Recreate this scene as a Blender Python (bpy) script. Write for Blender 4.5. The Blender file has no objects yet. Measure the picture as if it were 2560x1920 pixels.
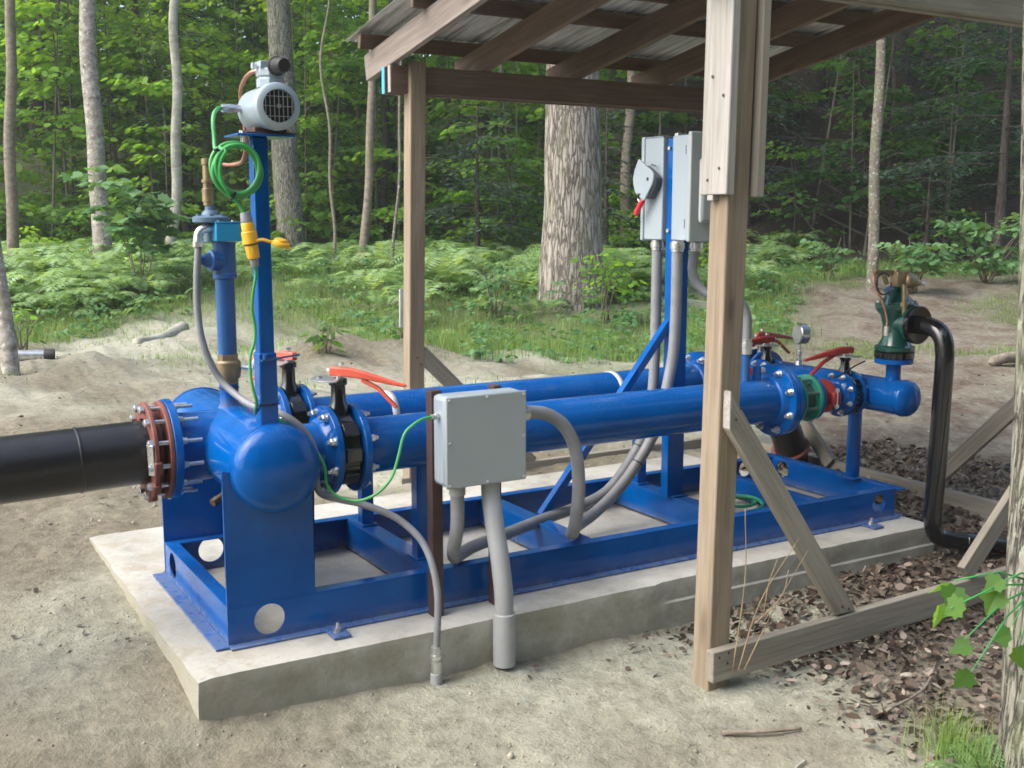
import bpy, bmesh, math, random
import numpy as np
from mathutils import Vector, Matrix, Quaternion
random.seed(7)
rng = np.random.default_rng(11)
PI = math.pi
S = bpy.context.scene
COL = S.collection
R = math.radians

# ---------------------------------------------------------------- camera (measured from the skid frame)
CAM = Vector((-1.0498, -3.7675, 1.5340))
YAW, PITCH = R(30.5057), R(8.6352)
cd = bpy.data.cameras.new('camera'); co = bpy.data.objects.new('camera', cd); COL.objects.link(co)
co.location = CAM
fw = Vector((math.sin(YAW)*math.cos(PITCH), math.cos(YAW)*math.cos(PITCH), -math.sin(PITCH)))
co.rotation_euler = fw.to_track_quat('-Z', 'Y').to_euler()
cd.sensor_width = 36; cd.lens = 2772.62/2560*36; cd.clip_start = .05; cd.clip_end = 1000
S.camera = co

# ---------------------------------------------------------------- mesh builder
class MB:
    def __init__(s): s.v = []; s.f = []
    def add(s, vs, fs):
        n = len(s.v); s.v += [tuple(v) for v in vs]; s.f += [tuple(i+n for i in f) for f in fs]; return s
    def box(s, x0, x1, y0, y1, z0, z1):
        return s.add([(x0,y0,z0),(x1,y0,z0),(x1,y1,z0),(x0,y1,z0),(x0,y0,z1),(x1,y0,z1),(x1,y1,z1),(x0,y1,z1)],
                     [(0,3,2,1),(4,5,6,7),(0,1,5,4),(1,2,6,5),(2,3,7,6),(3,0,4,7)])
    def obox(s, c, ax, ay, az, dx, dy, dz):
        c = Vector(c); ax, ay, az = (Vector(a).normalized() for a in (ax, ay, az))
        vs = []
        for z in (-1,1):
            for x, y in ((-1,-1),(1,-1),(1,1),(-1,1)):
                vs.append(c+ax*x*dx/2+ay*y*dy/2+az*z*dz/2)
        return s.add(vs, [(0,3,2,1),(4,5,6,7),(0,1,5,4),(1,2,6,5),(2,3,7,6),(3,0,4,7)])
    def bar(s, p0, p1, w, t, up=(0,0,1)):
        p0, p1 = Vector(p0), Vector(p1); ax = (p1-p0); L = ax.length; ax.normalize()
        ay = Vector(up).cross(ax).normalized(); az = ax.cross(ay)
        return s.obox((p0+p1)/2, ax, ay, az, L, w, t)
    def lathe(s, prof, o, axis, seg=32, capa=True, capb=True, ph=0.):
        o = Vector(o); a = Vector(axis).normalized()
        u = a.orthogonal().normalized() if abs(a.z) > .9 else Vector((0,0,1)).cross(a).normalized()
        w = a.cross(u); n = len(s.v); vs = []; fs = []
        for h, r in prof:
            for k in range(seg):
                t = 2*PI*k/seg+ph; vs.append(o+a*h+(u*math.cos(t)+w*math.sin(t))*r)
        for i in range(len(prof)-1):
            for k in range(seg):
                k2 = (k+1) % seg; fs.append((i*seg+k, i*seg+k2, (i+1)*seg+k2, (i+1)*seg+k))
        if capa: fs.append(tuple(reversed(range(seg))))
        if capb: fs.append(tuple((len(prof)-1)*seg+k for k in range(seg)))
        return s.add(vs, fs)
    def cyl(s, p0, p1, r, seg=24, r1=None, ch=0.):
        p0, p1 = Vector(p0), Vector(p1); L = (p1-p0).length; r1 = r if r1 is None else r1
        pr = [(0,r),(L,r1)] if not ch else [(0,r-ch),(ch,r),(L-ch,r1),(L,r1-ch)]
        return s.lathe(pr, p0, p1-p0, seg)
    def tube(s, pts, r, seg=12, cap=True):
        pts = [Vector(p) for p in pts]; n = len(pts)
        rs = r if hasattr(r, '__len__') else [r]*n
        T = [(pts[min(i+1,n-1)]-pts[max(i-1,0)]).normalized() for i in range(n)]
        u = T[0].orthogonal().normalized(); vs = []; fs = []
        for i in range(n):
            if i:
                q = T[i-1].rotation_difference(T[i]); u = (q @ u)
            u = (u-T[i]*u.dot(T[i])).normalized(); w = T[i].cross(u)
            for k in range(seg):
                t = 2*PI*k/seg; vs.append(pts[i]+(u*math.cos(t)+w*math.sin(t))*rs[i])
        for i in range(n-1):
            for k in range(seg):
                k2 = (k+1) % seg; fs.append((i*seg+k, i*seg+k2, (i+1)*seg+k2, (i+1)*seg+k))
        if cap: fs.append(tuple(reversed(range(seg)))); fs.append(tuple((n-1)*seg+k for k in range(seg)))
        return s.add(vs, fs)
    def prism(s, poly, o, ax, ay, th):
        o = Vector(o); ax = Vector(ax).normalized(); ay = Vector(ay).normalized(); az = ax.cross(ay); n = len(poly)
        vs = [o+ax*x+ay*y for x, y in poly]+[o+ax*x+ay*y+az*th for x, y in poly]
        return s.add(vs, [tuple(reversed(range(n))), tuple(range(n, 2*n))]+[(i, (i+1) % n, n+(i+1) % n, n+i) for i in range(n)])

def cr(pts, k=8):                       # Catmull-Rom through the points
    P = [Vector(p) for p in pts]; P = [P[0]*2-P[1]]+P+[P[-1]*2-P[-2]]; out = []
    for i in range(1, len(P)-2):
        for j in range(k):
            t = j/k; a, b, c, d = P[i-1:i+3]
            out.append(.5*((2*b)+(c-a)*t+(2*a-5*b+4*c-d)*t*t+(3*b-a-3*c+d)*t**3))
    out.append(P[-2]); return out

# ---------------------------------------------------------------- objects, things, parts
ORG = {}                                # object name -> origin of its thing
WM = {}
def tag(o, label=None, cat=None, group=None, kind=None):
    for k, v in (('label', label), ('category', cat), ('group', group), ('kind', kind)):
        if v: o[k] = v
    return o
def thing(name, label, cat, loc=(0,0,0), group=None):
    o = bpy.data.objects.new(name, None); COL.objects.link(o); o.location = loc; o.empty_display_size = .1
    ORG[o.name] = Vector(loc); return tag(o, label, cat, group)
def mesh_from(name, mb, mat, org=Vector((0,0,0)), ang=32):
    me = bpy.data.meshes.new(name)
    v = [(a-org.x, b-org.y, c-org.z) for a, b, c in mb.v]
    me.from_pydata(v, [], mb.f); me.update()
    me.shade_smooth(); me.set_sharp_from_angle(angle=R(ang))
    if mat: me.materials.append(mat)
    return me
def obj(name, mb, mat, parent=None, org=None, bevel=0, solid=0, ang=32, label=None):
    if parent is not None: org = ORG[parent.name]
    elif org is None: org = Vector((0,0,0))
    else: org = Vector(org)
    o = bpy.data.objects.new(name, mesh_from(name, mb, mat, org, ang)); COL.objects.link(o)
    if parent is not None: o.parent = parent
    else: o.location = org
    ORG[o.name] = org
    if solid:
        m = o.modifiers.new('thickness', 'SOLIDIFY'); m.thickness = solid; m.offset = 0
        if name in ('side_rail','end_channel'): o.data.shade_flat()
    if bevel:
        m = o.modifiers.new('edges', 'BEVEL'); m.width = bevel; m.segments = 2; m.limit_method = 'ANGLE'; m.angle_limit = R(40); m.harden_normals = False
    if label: o['label'] = label
    return o
def board(name, p0, p1, w, t, mat, parent, up=(0,0,1), bevel=.004, label=None):
    """A sawn board: local X runs along it, w along local Y, t along local Z (towards up)."""
    p0, p1 = Vector(p0), Vector(p1); ax = p1-p0; L = ax.length; ax.normalize()
    ay = Vector(up).cross(ax).normalized(); az = ax.cross(ay)
    mb = MB(); n = max(2, int(L/.25))
    for i in range(n+1):
        x = L*i/n; k = 4*i
        mb.v += [(x,-w/2,-t/2),(x,w/2,-t/2),(x,w/2,t/2),(x,-w/2,t/2)]
        if i: mb.f += [(k-4,k-3,k+1,k),(k-3,k-2,k+2,k+1),(k-2,k-1,k+3,k+2),(k-1,k-4,k,k+3)]
    mb.f += [(3,2,1,0), tuple(4*n+i for i in range(4))]
    mb.f = [tuple(reversed(f)) for f in mb.f[:-2]]+[(0,1,2,3), tuple(4*n+i for i in (3,2,1,0))]
    o = bpy.data.objects.new(name, mesh_from(name, mb, mat)); COL.objects.link(o)
    M = Matrix((ax, ay, az)).transposed().to_4x4(); M.translation = p0
    o.parent = parent; o.matrix_basis = Matrix.Translation(-ORG[parent.name]) @ M
    m = o.modifiers.new('edges', 'BEVEL'); m.width = bevel; m.segments = 2; m.limit_method = 'ANGLE'; m.angle_limit = R(40)
    ORG[o.name] = ORG[parent.name]
    if label: o['label'] = label
    return o
def fix_normals(o):
    bm = bmesh.new(); bm.from_mesh(o.data); bmesh.ops.recalc_face_normals(bm, faces=bm.faces); bm.to_mesh(o.data); bm.free()

# ---------------------------------------------------------------- noise on arrays
def _h(ix, iy, s):
    n = (ix*374761393+iy*668265263+s*974711).astype(np.int64) & 0xffffffff
    n = ((n ^ (n >> 13))*1274126177) & 0xffffffff
    return ((n ^ (n >> 16)) & 0xffff)/65535.
def vn(x, y, s=0):
    x = np.asarray(x, float); y = np.asarray(y, float)
    ix = np.floor(x).astype(np.int64); iy = np.floor(y).astype(np.int64); fx = x-ix; fy = y-iy
    fx = fx*fx*(3-2*fx); fy = fy*fy*(3-2*fy)
    a = _h(ix,iy,s); b = _h(ix+1,iy,s); c = _h(ix,iy+1,s); d = _h(ix+1,iy+1,s)
    return (a*(1-fx)+b*fx)*(1-fy)+(c*(1-fx)+d*fx)*fy-.5
def fbm(x, y, s=0, o=4):
    t = 0; a = 1.; f = 1.
    for i in range(o): t = t+a*vn(x*f, y*f, s+i); a *= .5; f *= 2.03
    return t
def sm(a, b, x):
    t = np.clip((x-a)/(b-a), 0, 1); return t*t*(3-2*t)

# ---------------------------------------------------------------- materials
def nt(name):
    m = bpy.data.materials.new(name); m.use_nodes = True; t = m.node_tree; t.nodes.clear()
    out = t.nodes.new('ShaderNodeOutputMaterial'); b = t.nodes.new('ShaderNodeBsdfPrincipled')
    t.links.new(b.outputs[0], out.inputs[0]); return m, t, b, out
def node(t, typ, **kw):
    n = t.nodes.new(typ)
    for k, v in kw.items():
        if k in n.inputs: n.inputs[k].default_value = v
        else: setattr(n, k, v)
    return n
def coords(t, scale=(1,1,1), rnd=False, kind='Object'):
    tc = t.nodes.new('ShaderNodeTexCoord'); mp = node(t, 'ShaderNodeMapping'); mp.inputs['Scale'].default_value = scale
    t.links.new(tc.outputs[kind], mp.inputs[0])
    if rnd:
        oi = t.nodes.new('ShaderNodeObjectInfo'); mu = node(t, 'ShaderNodeMath', operation='MULTIPLY'); mu.inputs[1].default_value = 37.
        t.links.new(oi.outputs['Random'], mu.inputs[0]); cb = t.nodes.new('ShaderNodeCombineXYZ')
        for i in range(3): t.links.new(mu.outputs[0], cb.inputs[i])
        t.links.new(cb.outputs[0], mp.inputs['Location'])
    return mp.outputs[0]
def noise(t, vec, scale, detail=4, rough=.55, dist=0.):
    n = node(t, 'ShaderNodeTexNoise'); n.inputs['Scale'].default_value = scale; n.inputs['Detail'].default_value = detail
    n.inputs['Roughness'].default_value = rough; n.inputs['Distortion'].default_value = dist
    t.links.new(vec, n.inputs['Vector']); return n.outputs[0]
def ramp(t, fac, stops, interp='LINEAR'):
    r = t.nodes.new('ShaderNodeValToRGB'); e = r.color_ramp.elements; r.color_ramp.interpolation = interp
    while len(e) < len(stops): e.new(.5)
    for i, (p, c) in enumerate(stops):
        e[i].position = p; e[i].color = (*c, 1) if len(c) == 3 else c
    t.links.new(fac, r.inputs[0]); return r.outputs[0]
def g(v): return (v, v, v)
def mix(t, fac, a, b, mode='MIX'):
    m = t.nodes.new('ShaderNodeMix'); m.data_type = 'RGBA'; m.blend_type = mode
    for i, x in ((0, fac), (6, a), (7, b)):
        if isinstance(x, (int, float)): m.inputs[i].default_value = x
        elif isinstance(x, tuple): m.inputs[i].default_value = (*x, 1)
        else: t.links.new(x, m.inputs[i])
    return m.outputs[2]
def math_(t, op, a, b=0., c=None):
    m = t.nodes.new('ShaderNodeMath'); m.operation = op
    for i, x in enumerate((a, b, c)):
        if x is None: continue
        if isinstance(x, (int, float)): m.inputs[i].default_value = x
        else: t.links.new(x, m.inputs[i])
    return m.outputs[0]
def bump(t, b, h, strength=.3, dist=.01, prev=None):
    n = t.nodes.new('ShaderNodeBump'); n.inputs['Strength'].default_value = strength; n.inputs['Distance'].default_value = dist
    t.links.new(h, n.inputs['Height'])
    if prev is not None: t.links.new(prev, n.inputs['Normal'])
    t.links.new(n.outputs[0], b.inputs['Normal']); return n.outputs[0]
def setc(t, b, c, name='Base Color'):
    if isinstance(c, tuple): b.inputs[name].default_value = (*c, 1)
    else: t.links.new(c, b.inputs[name])

def plain(name, c, rough=.5, metal=0., c2=None, sc=12., bs=.1, bd=.002, bsc=60., coat=0., lo=.35, hi=.7):
    m, t, b, o = nt(name); v = coords(t, rnd=True)
    c2 = c2 or tuple(x*.72 for x in c)
    n1 = noise(t, v, sc, 5, .6); setc(t, b, ramp(t, n1, [(lo, c2), (hi, c)]))
    b.inputs['Roughness'].default_value = rough; b.inputs['Metallic'].default_value = metal
    n2 = noise(t, v, sc*.7, 3); rr = math_(t, 'MULTIPLY_ADD', n2, .25, max(.02, rough-.125)); t.links.new(rr, b.inputs['Roughness'])
    if coat: b.inputs['Coat Weight'].default_value = coat; b.inputs['Coat Roughness'].default_value = .12
    if bs: bump(t, b, noise(t, v, bsc, 3), bs, bd)
    return m

def m_blue():
    m, t, b, o = nt('blue_paint'); v = coords(t)
    base = ramp(t, noise(t, v, 5, 4), [(.3, (.0,.062,.26)), (.7, (.0,.090,.345))])
    geo = t.nodes.new('ShaderNodeNewGeometry'); sp = t.nodes.new('ShaderNodeSeparateXYZ'); t.links.new(geo.outputs['Normal'], sp.inputs[0])
    up = ramp(t, sp.outputs[2], [(.25, g(0.)), (.9, g(1.))])
    spk = ramp(t, noise(t, v, 120, 2, .7), [(.60, g(0.)), (.70, g(1.))])
    film = ramp(t, noise(t, v, 9, 6, .7), [(.42, g(0.)), (.75, g(1.))])
    d1 = math_(t, 'MULTIPLY', up, math_(t, 'ADD', math_(t, 'MULTIPLY', spk, .20), math_(t, 'MULTIPLY', film, .05)))
    # mud splashed on the foot of the frame
    pz = t.nodes.new('ShaderNodeSeparateXYZ'); t.links.new(coords(t), pz.inputs[0])
    low = ramp(t, pz.outputs[2], [(.010, g(1.)), (.05, g(0.))])
    mud = math_(t, 'MULTIPLY', low, ramp(t, noise(t, v, 14, 6, .75), [(.30, g(.12)), (.70, g(.62))]))
    c = mix(t, d1, base, (.35,.47,.66)); c = mix(t, mud, c, (.20,.21,.21)); setc(t, b, c)
    t.links.new(math_(t, 'MULTIPLY_ADD', math_(t, 'MAXIMUM', d1, mud), .6, .10), b.inputs['Roughness'])
    b.inputs['Coat Weight'].default_value = .0; b.inputs['Specular IOR Level'].default_value = .27
    bump(t, b, noise(t, v, 38, 3), .06, .004); return m

def m_wood(name, a, b_, knot, rough=.8, gx=1.2, gs=26.):
    m, t, b, o = nt(name); v = coords(t, (gx, gs, gs), rnd=True)
    wv = noise(t, v, 1.6, 7, .62, .9); v2 = coords(t, (.8, 3.5, 3.5), rnd=True); big = noise(t, v2, 1.1, 4)
    f = math_(t, 'MULTIPLY_ADD', big, .5, math_(t, 'MULTIPLY', wv, .6))
    c = ramp(t, f, [(.34, tuple(x*.70 for x in a)), (.50, a), (.68, b_)])
    vv = coords(t, (1.6, 6, 6), rnd=True); vo = t.nodes.new('ShaderNodeTexVoronoi'); vo.inputs['Scale'].default_value = 1.15; t.links.new(vv, vo.inputs['Vector'])
    kn = ramp(t, vo.outputs['Distance'], [(.05, g(1.)), (.09, g(.55)), (.20, g(0.))])
    c = mix(t, math_(t, 'MULTIPLY', kn, .8), c, knot)
    fine = noise(t, coords(t, (4, 160, 160), rnd=True), 1., 3)
    c = mix(t, .22, c, ramp(t, fine, [(.3, g(.25)), (.7, g(.95))]), 'MULTIPLY'); c = mix(t, 1., c, (1.1,1.1,1.1), 'MULTIPLY')
    setc(t, b, c); b.inputs['Roughness'].default_value = rough
    bump(t, b, math_(t, 'ADD', fine, math_(t, 'MULTIPLY', wv, .6)), .35, .004); return m

def m_bark(name, a, b_, c_, kind='ridge', sc=1., moss=None, spots=None, fz=.16):
    """ridge: long furrowed plates; smooth: beech-like with blotches and cross lines"""
    m, t, b, o = nt(name)
    if kind == 'ridge':
        v = coords(t, (sc, sc, sc*fz), rnd=True)
        nn = noise(t, v, 9., 5, .65); vm = t.nodes.new('ShaderNodeVectorMath'); vm.operation = 'ADD'
        wv = t.nodes.new('ShaderNodeCombineXYZ'); k = math_(t, 'MULTIPLY', nn, .30)
        for i in range(2): t.links.new(k, wv.inputs[i])
        t.links.new(v, vm.inputs[0]); t.links.new(wv.outputs[0], vm.inputs[1])
        vo = t.nodes.new('ShaderNodeTexVoronoi'); vo.feature = 'DISTANCE_TO_EDGE'; vo.inputs['Scale'].default_value = 12.; t.links.new(vm.outputs[0], vo.inputs['Vector'])
        wd = noise(t, v, 5., 3); e = ramp(t, math_(t, 'SUBTRACT', vo.outputs['Distance'], math_(t, 'MULTIPLY', math_(t, 'SUBTRACT', wd, .45), .16)), [(.0, g(0.)), (.05, g(.45)), (.14, g(.9)), (.3, g(1.))])
        fine = noise(t, coords(t, (sc, sc, sc*.22), rnd=True), 38, 6, .7)
        c = mix(t, e, c_, ramp(t, fine, [(.3, a), (.7, b_)]))
        h = math_(t, 'MULTIPLY_ADD', fine, .3, e)
        bump(t, b, h, .9, .03/sc)
    else:
        v = coords(t, (sc, sc, sc*1.4), rnd=True)
        f1 = noise(t, v, 6, 5, .65); f2 = noise(t, coords(t, (sc, sc, sc*3.), rnd=True), 18, 5, .7)
        c = ramp(t, math_(t, 'MULTIPLY_ADD', f1, .6, math_(t, 'MULTIPLY', f2, .4)), [(.36, c_), (.48, a), (.62, b_)])
        bump(t, b, f2, .5, .012/sc)
    if moss:
        mm = ramp(t, noise(t, coords(t, (1,1,.5), rnd=True), 4, 5, .7), [(.5, g(0.)), (.66, g(.75))]); c = mix(t, mm, c, moss)
    if spots:
        ss = ramp(t, noise(t, coords(t, (1,1,.8), rnd=True), 24, 3, .6), [(.60, g(0.)), (.66, g(.9))]); c = mix(t, ss, c, spots)
    setc(t, b, c); b.inputs['Roughness'].default_value = .92; b.inputs['Specular IOR Level'].default_value = .2
    return m

def m_leaf(name, stops, trans=.45, rough=.5, tcol=1.5):
    m, t, b, o = nt(name)
    at = t.nodes.new('ShaderNodeAttribute'); at.attribute_name = 'rnd'
    c = ramp(t, at.outputs['Fac'], stops)
    setc(t, b, c); b.inputs['Roughness'].default_value = rough; b.inputs['Specular IOR Level'].default_value = .3
    tr = t.nodes.new('ShaderNodeBsdfTranslucent'); t.links.new(mix(t, 1., c, (tcol*1.1, tcol, tcol*.45), 'MULTIPLY'), tr.inputs[0])
    ms = t.nodes.new('ShaderNodeMixShader'); ms.inputs[0].default_value = trans
    t.links.new(b.outputs[0], ms.inputs[1]); t.links.new(tr.outputs[0], ms.inputs[2]); t.links.new(ms.outputs[0], o.inputs[0])
    return m

M = {}
M['blue'] = m_blue()
M['black'] = plain('black_enamel', (.008,.008,.009), .17, 0, (.006,.006,.007), 8, .08, .003, 40, coat=.4)
M['hdpe'] = plain('black_plastic_pipe', (.014,.013,.0145), .33, 0, (.012,.011,.012), 14, .25, .003, 55)
M['orange'] = plain('orange_red_enamel', (.74,.125,.075), .4, 0, (.62,.09,.05), 9)
M['dullred'] = plain('dull_red_enamel', (.42,.040,.028), .45, 0, (.33,.03,.022), 9)
M['oxide'] = plain('red_oxide_primer', (.21,.058,.038), .62, 0, (.13,.04,.03), 14, .2)
M['zinc'] = plain('zinc_plated_steel', (.74,.75,.74), .3, .85, (.5,.52,.52), 20, .1)
M['galv'] = plain('galvanised_plate', (.45,.47,.47), .42, .7, (.30,.32,.32), 16, .1)
M['alu'] = plain('silver_painted_casting', (.34,.41,.46), .36, .2, (.28,.345,.395), 7, .06)
M['greybox'] = plain('grey_enamel', (.33,.365,.375), .42, 0, (.305,.34,.35), 3, .08, .001, 220)
M['palebox'] = plain('pale_grey_enamel', (.30,.355,.39), .4, 0, (.275,.33,.365), 3, .06, .001, 200)
M['darkgrey'] = plain('dark_grey_plastic', (.10,.105,.11), .45, 0, (.07,.075,.08))
M['conduit'] = plain('grey_conduit', (.235,.245,.26), .5, 0, (.175,.18,.19), 9, .1, .002, 80)
M['pvc'] = plain('grey_pvc', (.34,.355,.36), .45, 0, (.29,.30,.305), 6, .05)
M['brass'] = plain('weathered_brass', (.36,.28,.155), .42, .6, (.20,.155,.095), 16, .15)
M['rustbrass'] = plain('tarnished_brass', (.17,.12,.07), .5, .6, (.09,.065,.04), 16, .15)
M['copper'] = plain('dull_copper', (.50,.25,.17), .42, .55, (.36,.17,.12), 14)
M['green'] = plain('green_cable', (.055,.36,.09), .42, 0, (.04,.27,.065), 9, 0)
M['hose'] = plain('green_hose', (.02,.30,.16), .42, 0, (.015,.22,.12), 9, 0)
M['gcoup'] = plain('sea_green_enamel', (.02,.27,.185), .4, 0, (.016,.21,.145), 8)
M['gdull'] = plain('grey_green_rubber', (.055,.105,.095), .55, 0, (.04,.08,.075), 8)
M['greybar'] = plain('grey_green_enamel', (.11,.20,.175), .45, 0, (.08,.16,.14), 8)
M['gdark'] = plain('dark_green_enamel', (.008,.075,.055), .26, 0, (.005,.05,.038), 8, .08, coat=.4)
M['yellow'] = plain('yellow_plastic', (.80,.46,.03), .42, 0, (.68,.37,.02), 9)
M['red'] = plain('red_plastic', (.72,.03,.05), .4, 0, (.6,.02,.035), 9)
M['cyan'] = plain('bright_blue_enamel', (.015,.28,.52), .38, 0, (.012,.24,.46), 8)
M['slate'] = plain('slate_blue_casting', (.09,.16,.235), .5, 0, (.065,.12,.18), 12, .2)
M['valveblue'] = plain('duller_blue_enamel', (.018,.10,.30), .35, 0, (.013,.08,.24), 8, .1)
M['rustpost'] = plain('rust_brown_steel', (.075,.042,.036), .65, .1, (.045,.026,.023), 10, .2)
M['strap'] = plain('white_strap', (.62,.66,.70), .5, 0)
M['rubber'] = plain('black_rubber', (.012,.012,.012), .6, 0)
M['bluetip'] = plain('sky_blue_paint', (.06,.42,.80), .7, 0, (.05,.36,.7), 20)
M['post'] = m_wood('pressure_treated_pine', (.222,.174,.118), (.315,.258,.188), (.085,.05,.032))
M['grey_wood'] = m_wood('weathered_grey_pine', (.205,.185,.145), (.30,.275,.225), (.085,.065,.05))
M['scab'] = m_wood('pale_rough_sawn_pine', (.27,.255,.23), (.37,.355,.325), (.15,.11,.09))
M['rafter'] = m_wood('red_brown_lumber', (.10,.066,.045), (.165,.110,.075), (.04,.025,.02))
M['endrafter'] = m_wood('dull_grey_brown_lumber', (.17,.14,.12), (.25,.215,.19), (.09,.07,.06))
M['straw'] = plain('dry_straw', (.34,.26,.15), .8, 0, (.22,.16,.09), 12, 0)
M['stakewood'] = m_wood('pale_stake_wood', (.42,.40,.37), (.5,.48,.44), (.3,.25,.2))
# ================================================================ the pump skid
SK = thing('pump_skid', 'bright blue steel pipe skid, two long parallel pipes on a channel frame', 'pipe skid', (0,0,0))
B = M['blue']; L_, W_, H_ = 3.466, .98, .15

def web(p0, ax, length, z0, z1, holes):
    """flat web with round holes; ax is the unit vector along it"""
    mb = MB(); p0 = Vector(p0); ax = Vector(ax); x = 0; zc = (z0+z1)/2
    P = lambda a, z: p0+ax*a+Vector((0,0,z))
    for hx, hz, r in sorted(holes):
        a, b_ = hx-.085, hx+.085
        if a > x: mb.add([P(x,z0),P(a,z0),P(a,z1),P(x,z1)], [(0,1,2,3)])
        n = 40; vs = []
        for k in range(n):
            t = 2*PI*k/n; vs.append(P(hx+r*math.cos(t), hz+r*math.sin(t)))
        for k in range(n):
            t = 2*PI*k/n; c, s_ = math.cos(t), math.sin(t)
            q = min(.085/abs(c) if abs(c) > 1e-6 else 9, ((z1-hz)/s_ if s_ > 1e-6 else 9), ((z0-hz)/s_ if s_ < -1e-6 else 9))
            vs.append(P(hx+q*c, hz+q*s_))
        for sx in (-1, 1):                                           # the corners the rays miss
            for zz in (z0, z1):
                q = P(hx+sx*.085, zz); vs[min(range(n, 2*n), key=lambda i: (vs[i]-q).length)] = q
        mb.add(vs, [(n+k, n+(k+1) % n, (k+1) % n, k) for k in range(n)])
        x = b_
    if length > x: mb.add([P(x,z0),P(length,z0),P(length,z1),P(x,z1)], [(0,1,2,3)])
    return mb
# side rails: upright web, top flange inward, foot flange outward
def rail(y, s, holes):
    o = obj('side_rail', web((0,y,0), (1,0,0), L_, .008, H_-.008, holes), B, SK, solid=.008)
    mb = MB(); ya, yb = sorted((y-s*.004, y+s*.05)); mb.box(0, L_, ya, yb, H_-.008, H_)
    ya, yb = sorted((y+s*.004, y-s*.045)); mb.box(-.0, L_, ya, yb, 0, .008)
    obj('rail_flange', mb, B, SK, bevel=.002)
    return o
rail(.022, 1, [(.155,.078,.058), (3.35,.085,.046)])
rail(.958, -1, [(.20,.085,.055), (3.30,.085,.046)])
obj('end_channel', web((.006,.026,0), (0,1,0), .928, .008, H_-.008, [(.80,.078,.055)]), B, SK, solid=.008)
obj('channel_flange', MB().box(-.0,.055,.03,.95,H_-.0095,H_-.0015).box(-.05,.002,.0,.98,.001,.0085), B, SK, bevel=.002)
obj('end_channel', web((L_-.006,.026,0), (0,1,0), .928, .008, H_-.008, [(.10,.085,.046), (.79,.09,.048)]), B, SK, solid=.008)
obj('channel_flange', MB().box(L_-.002,L_+.052,-.005,.985,H_-.0085,H_-.0005).box(L_-.002,L_+.05,.0,.98,.001,.0085), B, SK, bevel=.002)
for x in (.86, 1.575, 2.40, 3.03):
    w = .04 if x < 3 else .03; z1 = H_-.001 if x < 3 else .12
    obj('cross_member', MB().box(x-w, x+w, .027, .953, z1-.008, z1).box(x-w, x-w+.008, .027, .953, .012, z1-.008).box(x-w+.008, x+w, .027, .953, .012, .02), B, SK, bevel=.002)
for x, y0, y1 in ((.385,-.115,-.022), (3.215,-.11,-.022)):
    o = obj('foot_tab', MB().box(x-.034, x+.034, y0, y1, .0, .013), B, SK, bevel=.004)
    obj('anchor_bolt', MB().cyl((x,y0+.055,.013),(x,y0+.055,.016),.018).lathe([(0,.013),(.012,.013)],(x,y0+.055,.016),(0,0,1),6).cyl((x,y0+.055,.028),(x,y0+.055,.045),.006,10), M['zinc'], o)
# saddle plates carrying the inlet header
HX, HZ, HR = .190, .640, .160
for y, ya, yb in ((.022, .018, .028), (.958, .952, .962)):
    pts = [(.0,H_),(.332,H_),(.332,HZ)]
    n = 18
    for k in range(n+1):
        t = PI*k/n; pts.append((HX+(HR-.003)*math.cos(t)*1., HZ-(HR-.003)*math.sin(t)))
    pts.append((.0,HZ+.008))
    o = obj('saddle_plate', MB().prism(pts, (0,yb,0), (1,0,0), (0,0,1), yb-ya), B, SK, bevel=.0015); fix_normals(o)
obj('saddle_web', MB().box(.255,.265,.029,.951,H_,HZ-.13), B, SK, bevel=.0015)
# inlet header with two dished caps
def capprof(r, d, n=10): return [(d*math.sin(PI/2*k/n), r*math.cos(PI/2*k/n)) for k in range(n)]+[(d,.0015)]
def header(name, x, z, r, y0, y1, near=True, far=True, seg=56):
    o = obj(name, MB().lathe([(0,r),(y1-y0,r)], (x,y0,z), (0,1,0), seg, True, True), B, SK)
    for ok, yy, d in ((near,y0,-1), (far,y1,1)):
        if not ok: continue
        obj('header_cap', MB().lathe([(0,r+.001)]+[(h+.018,q) for h, q in capprof(r+.001, r*.52)], (x,yy,z), (0,d,0), seg, True, True), B, o)
        obj('weld_bead', MB().tube([Vector((x,yy+d*.001,z))+Vector((math.cos(t),0,math.sin(t)))*(r+.001) for t in np.linspace(0,2*PI,49)], .0035, 6, False), B, o)
    return o
hdr = header('inlet_header', HX, HZ, HR, .012, .975)

# flanges and their bolts (bolt heads share one mesh)
def hexbolt(r, tail):
    mb = MB().lathe([(0,r*1.35),(.004,r*1.35)], (0,0,0), (1,0,0), 18).lathe([(.004,r),(.004+r*1.1,r),(.004+r*1.25,r*.82)], (0,0,0), (1,0,0), 6)
    if tail: mb.cyl((.004+r,0,0),(tail,0,0), r*.55, 12)
    return mesh_from('bolt', mb, M['zinc'])
BM = {k: hexbolt(*k) for k in ((.014,.034), (.011,.026), (.013,.075))}
def bolts(parent, c, rad, n, s, key, ph=0.):
    for k in range(n):
        t = 2*PI*(k+ph)/n
        o = bpy.data.objects.new('bolt', BM[key]); COL.objects.link(o); o.parent = parent
        o.matrix_basis = Matrix.Translation(Vector(c)+Vector((0, rad*math.cos(t), rad*math.sin(t)))-ORG[parent.name]) @ Matrix.Scale(s, 4, (1,0,0)) @ Matrix.Rotation(t, 4, 'X')
        ORG[o.name] = ORG[parent.name]
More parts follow.
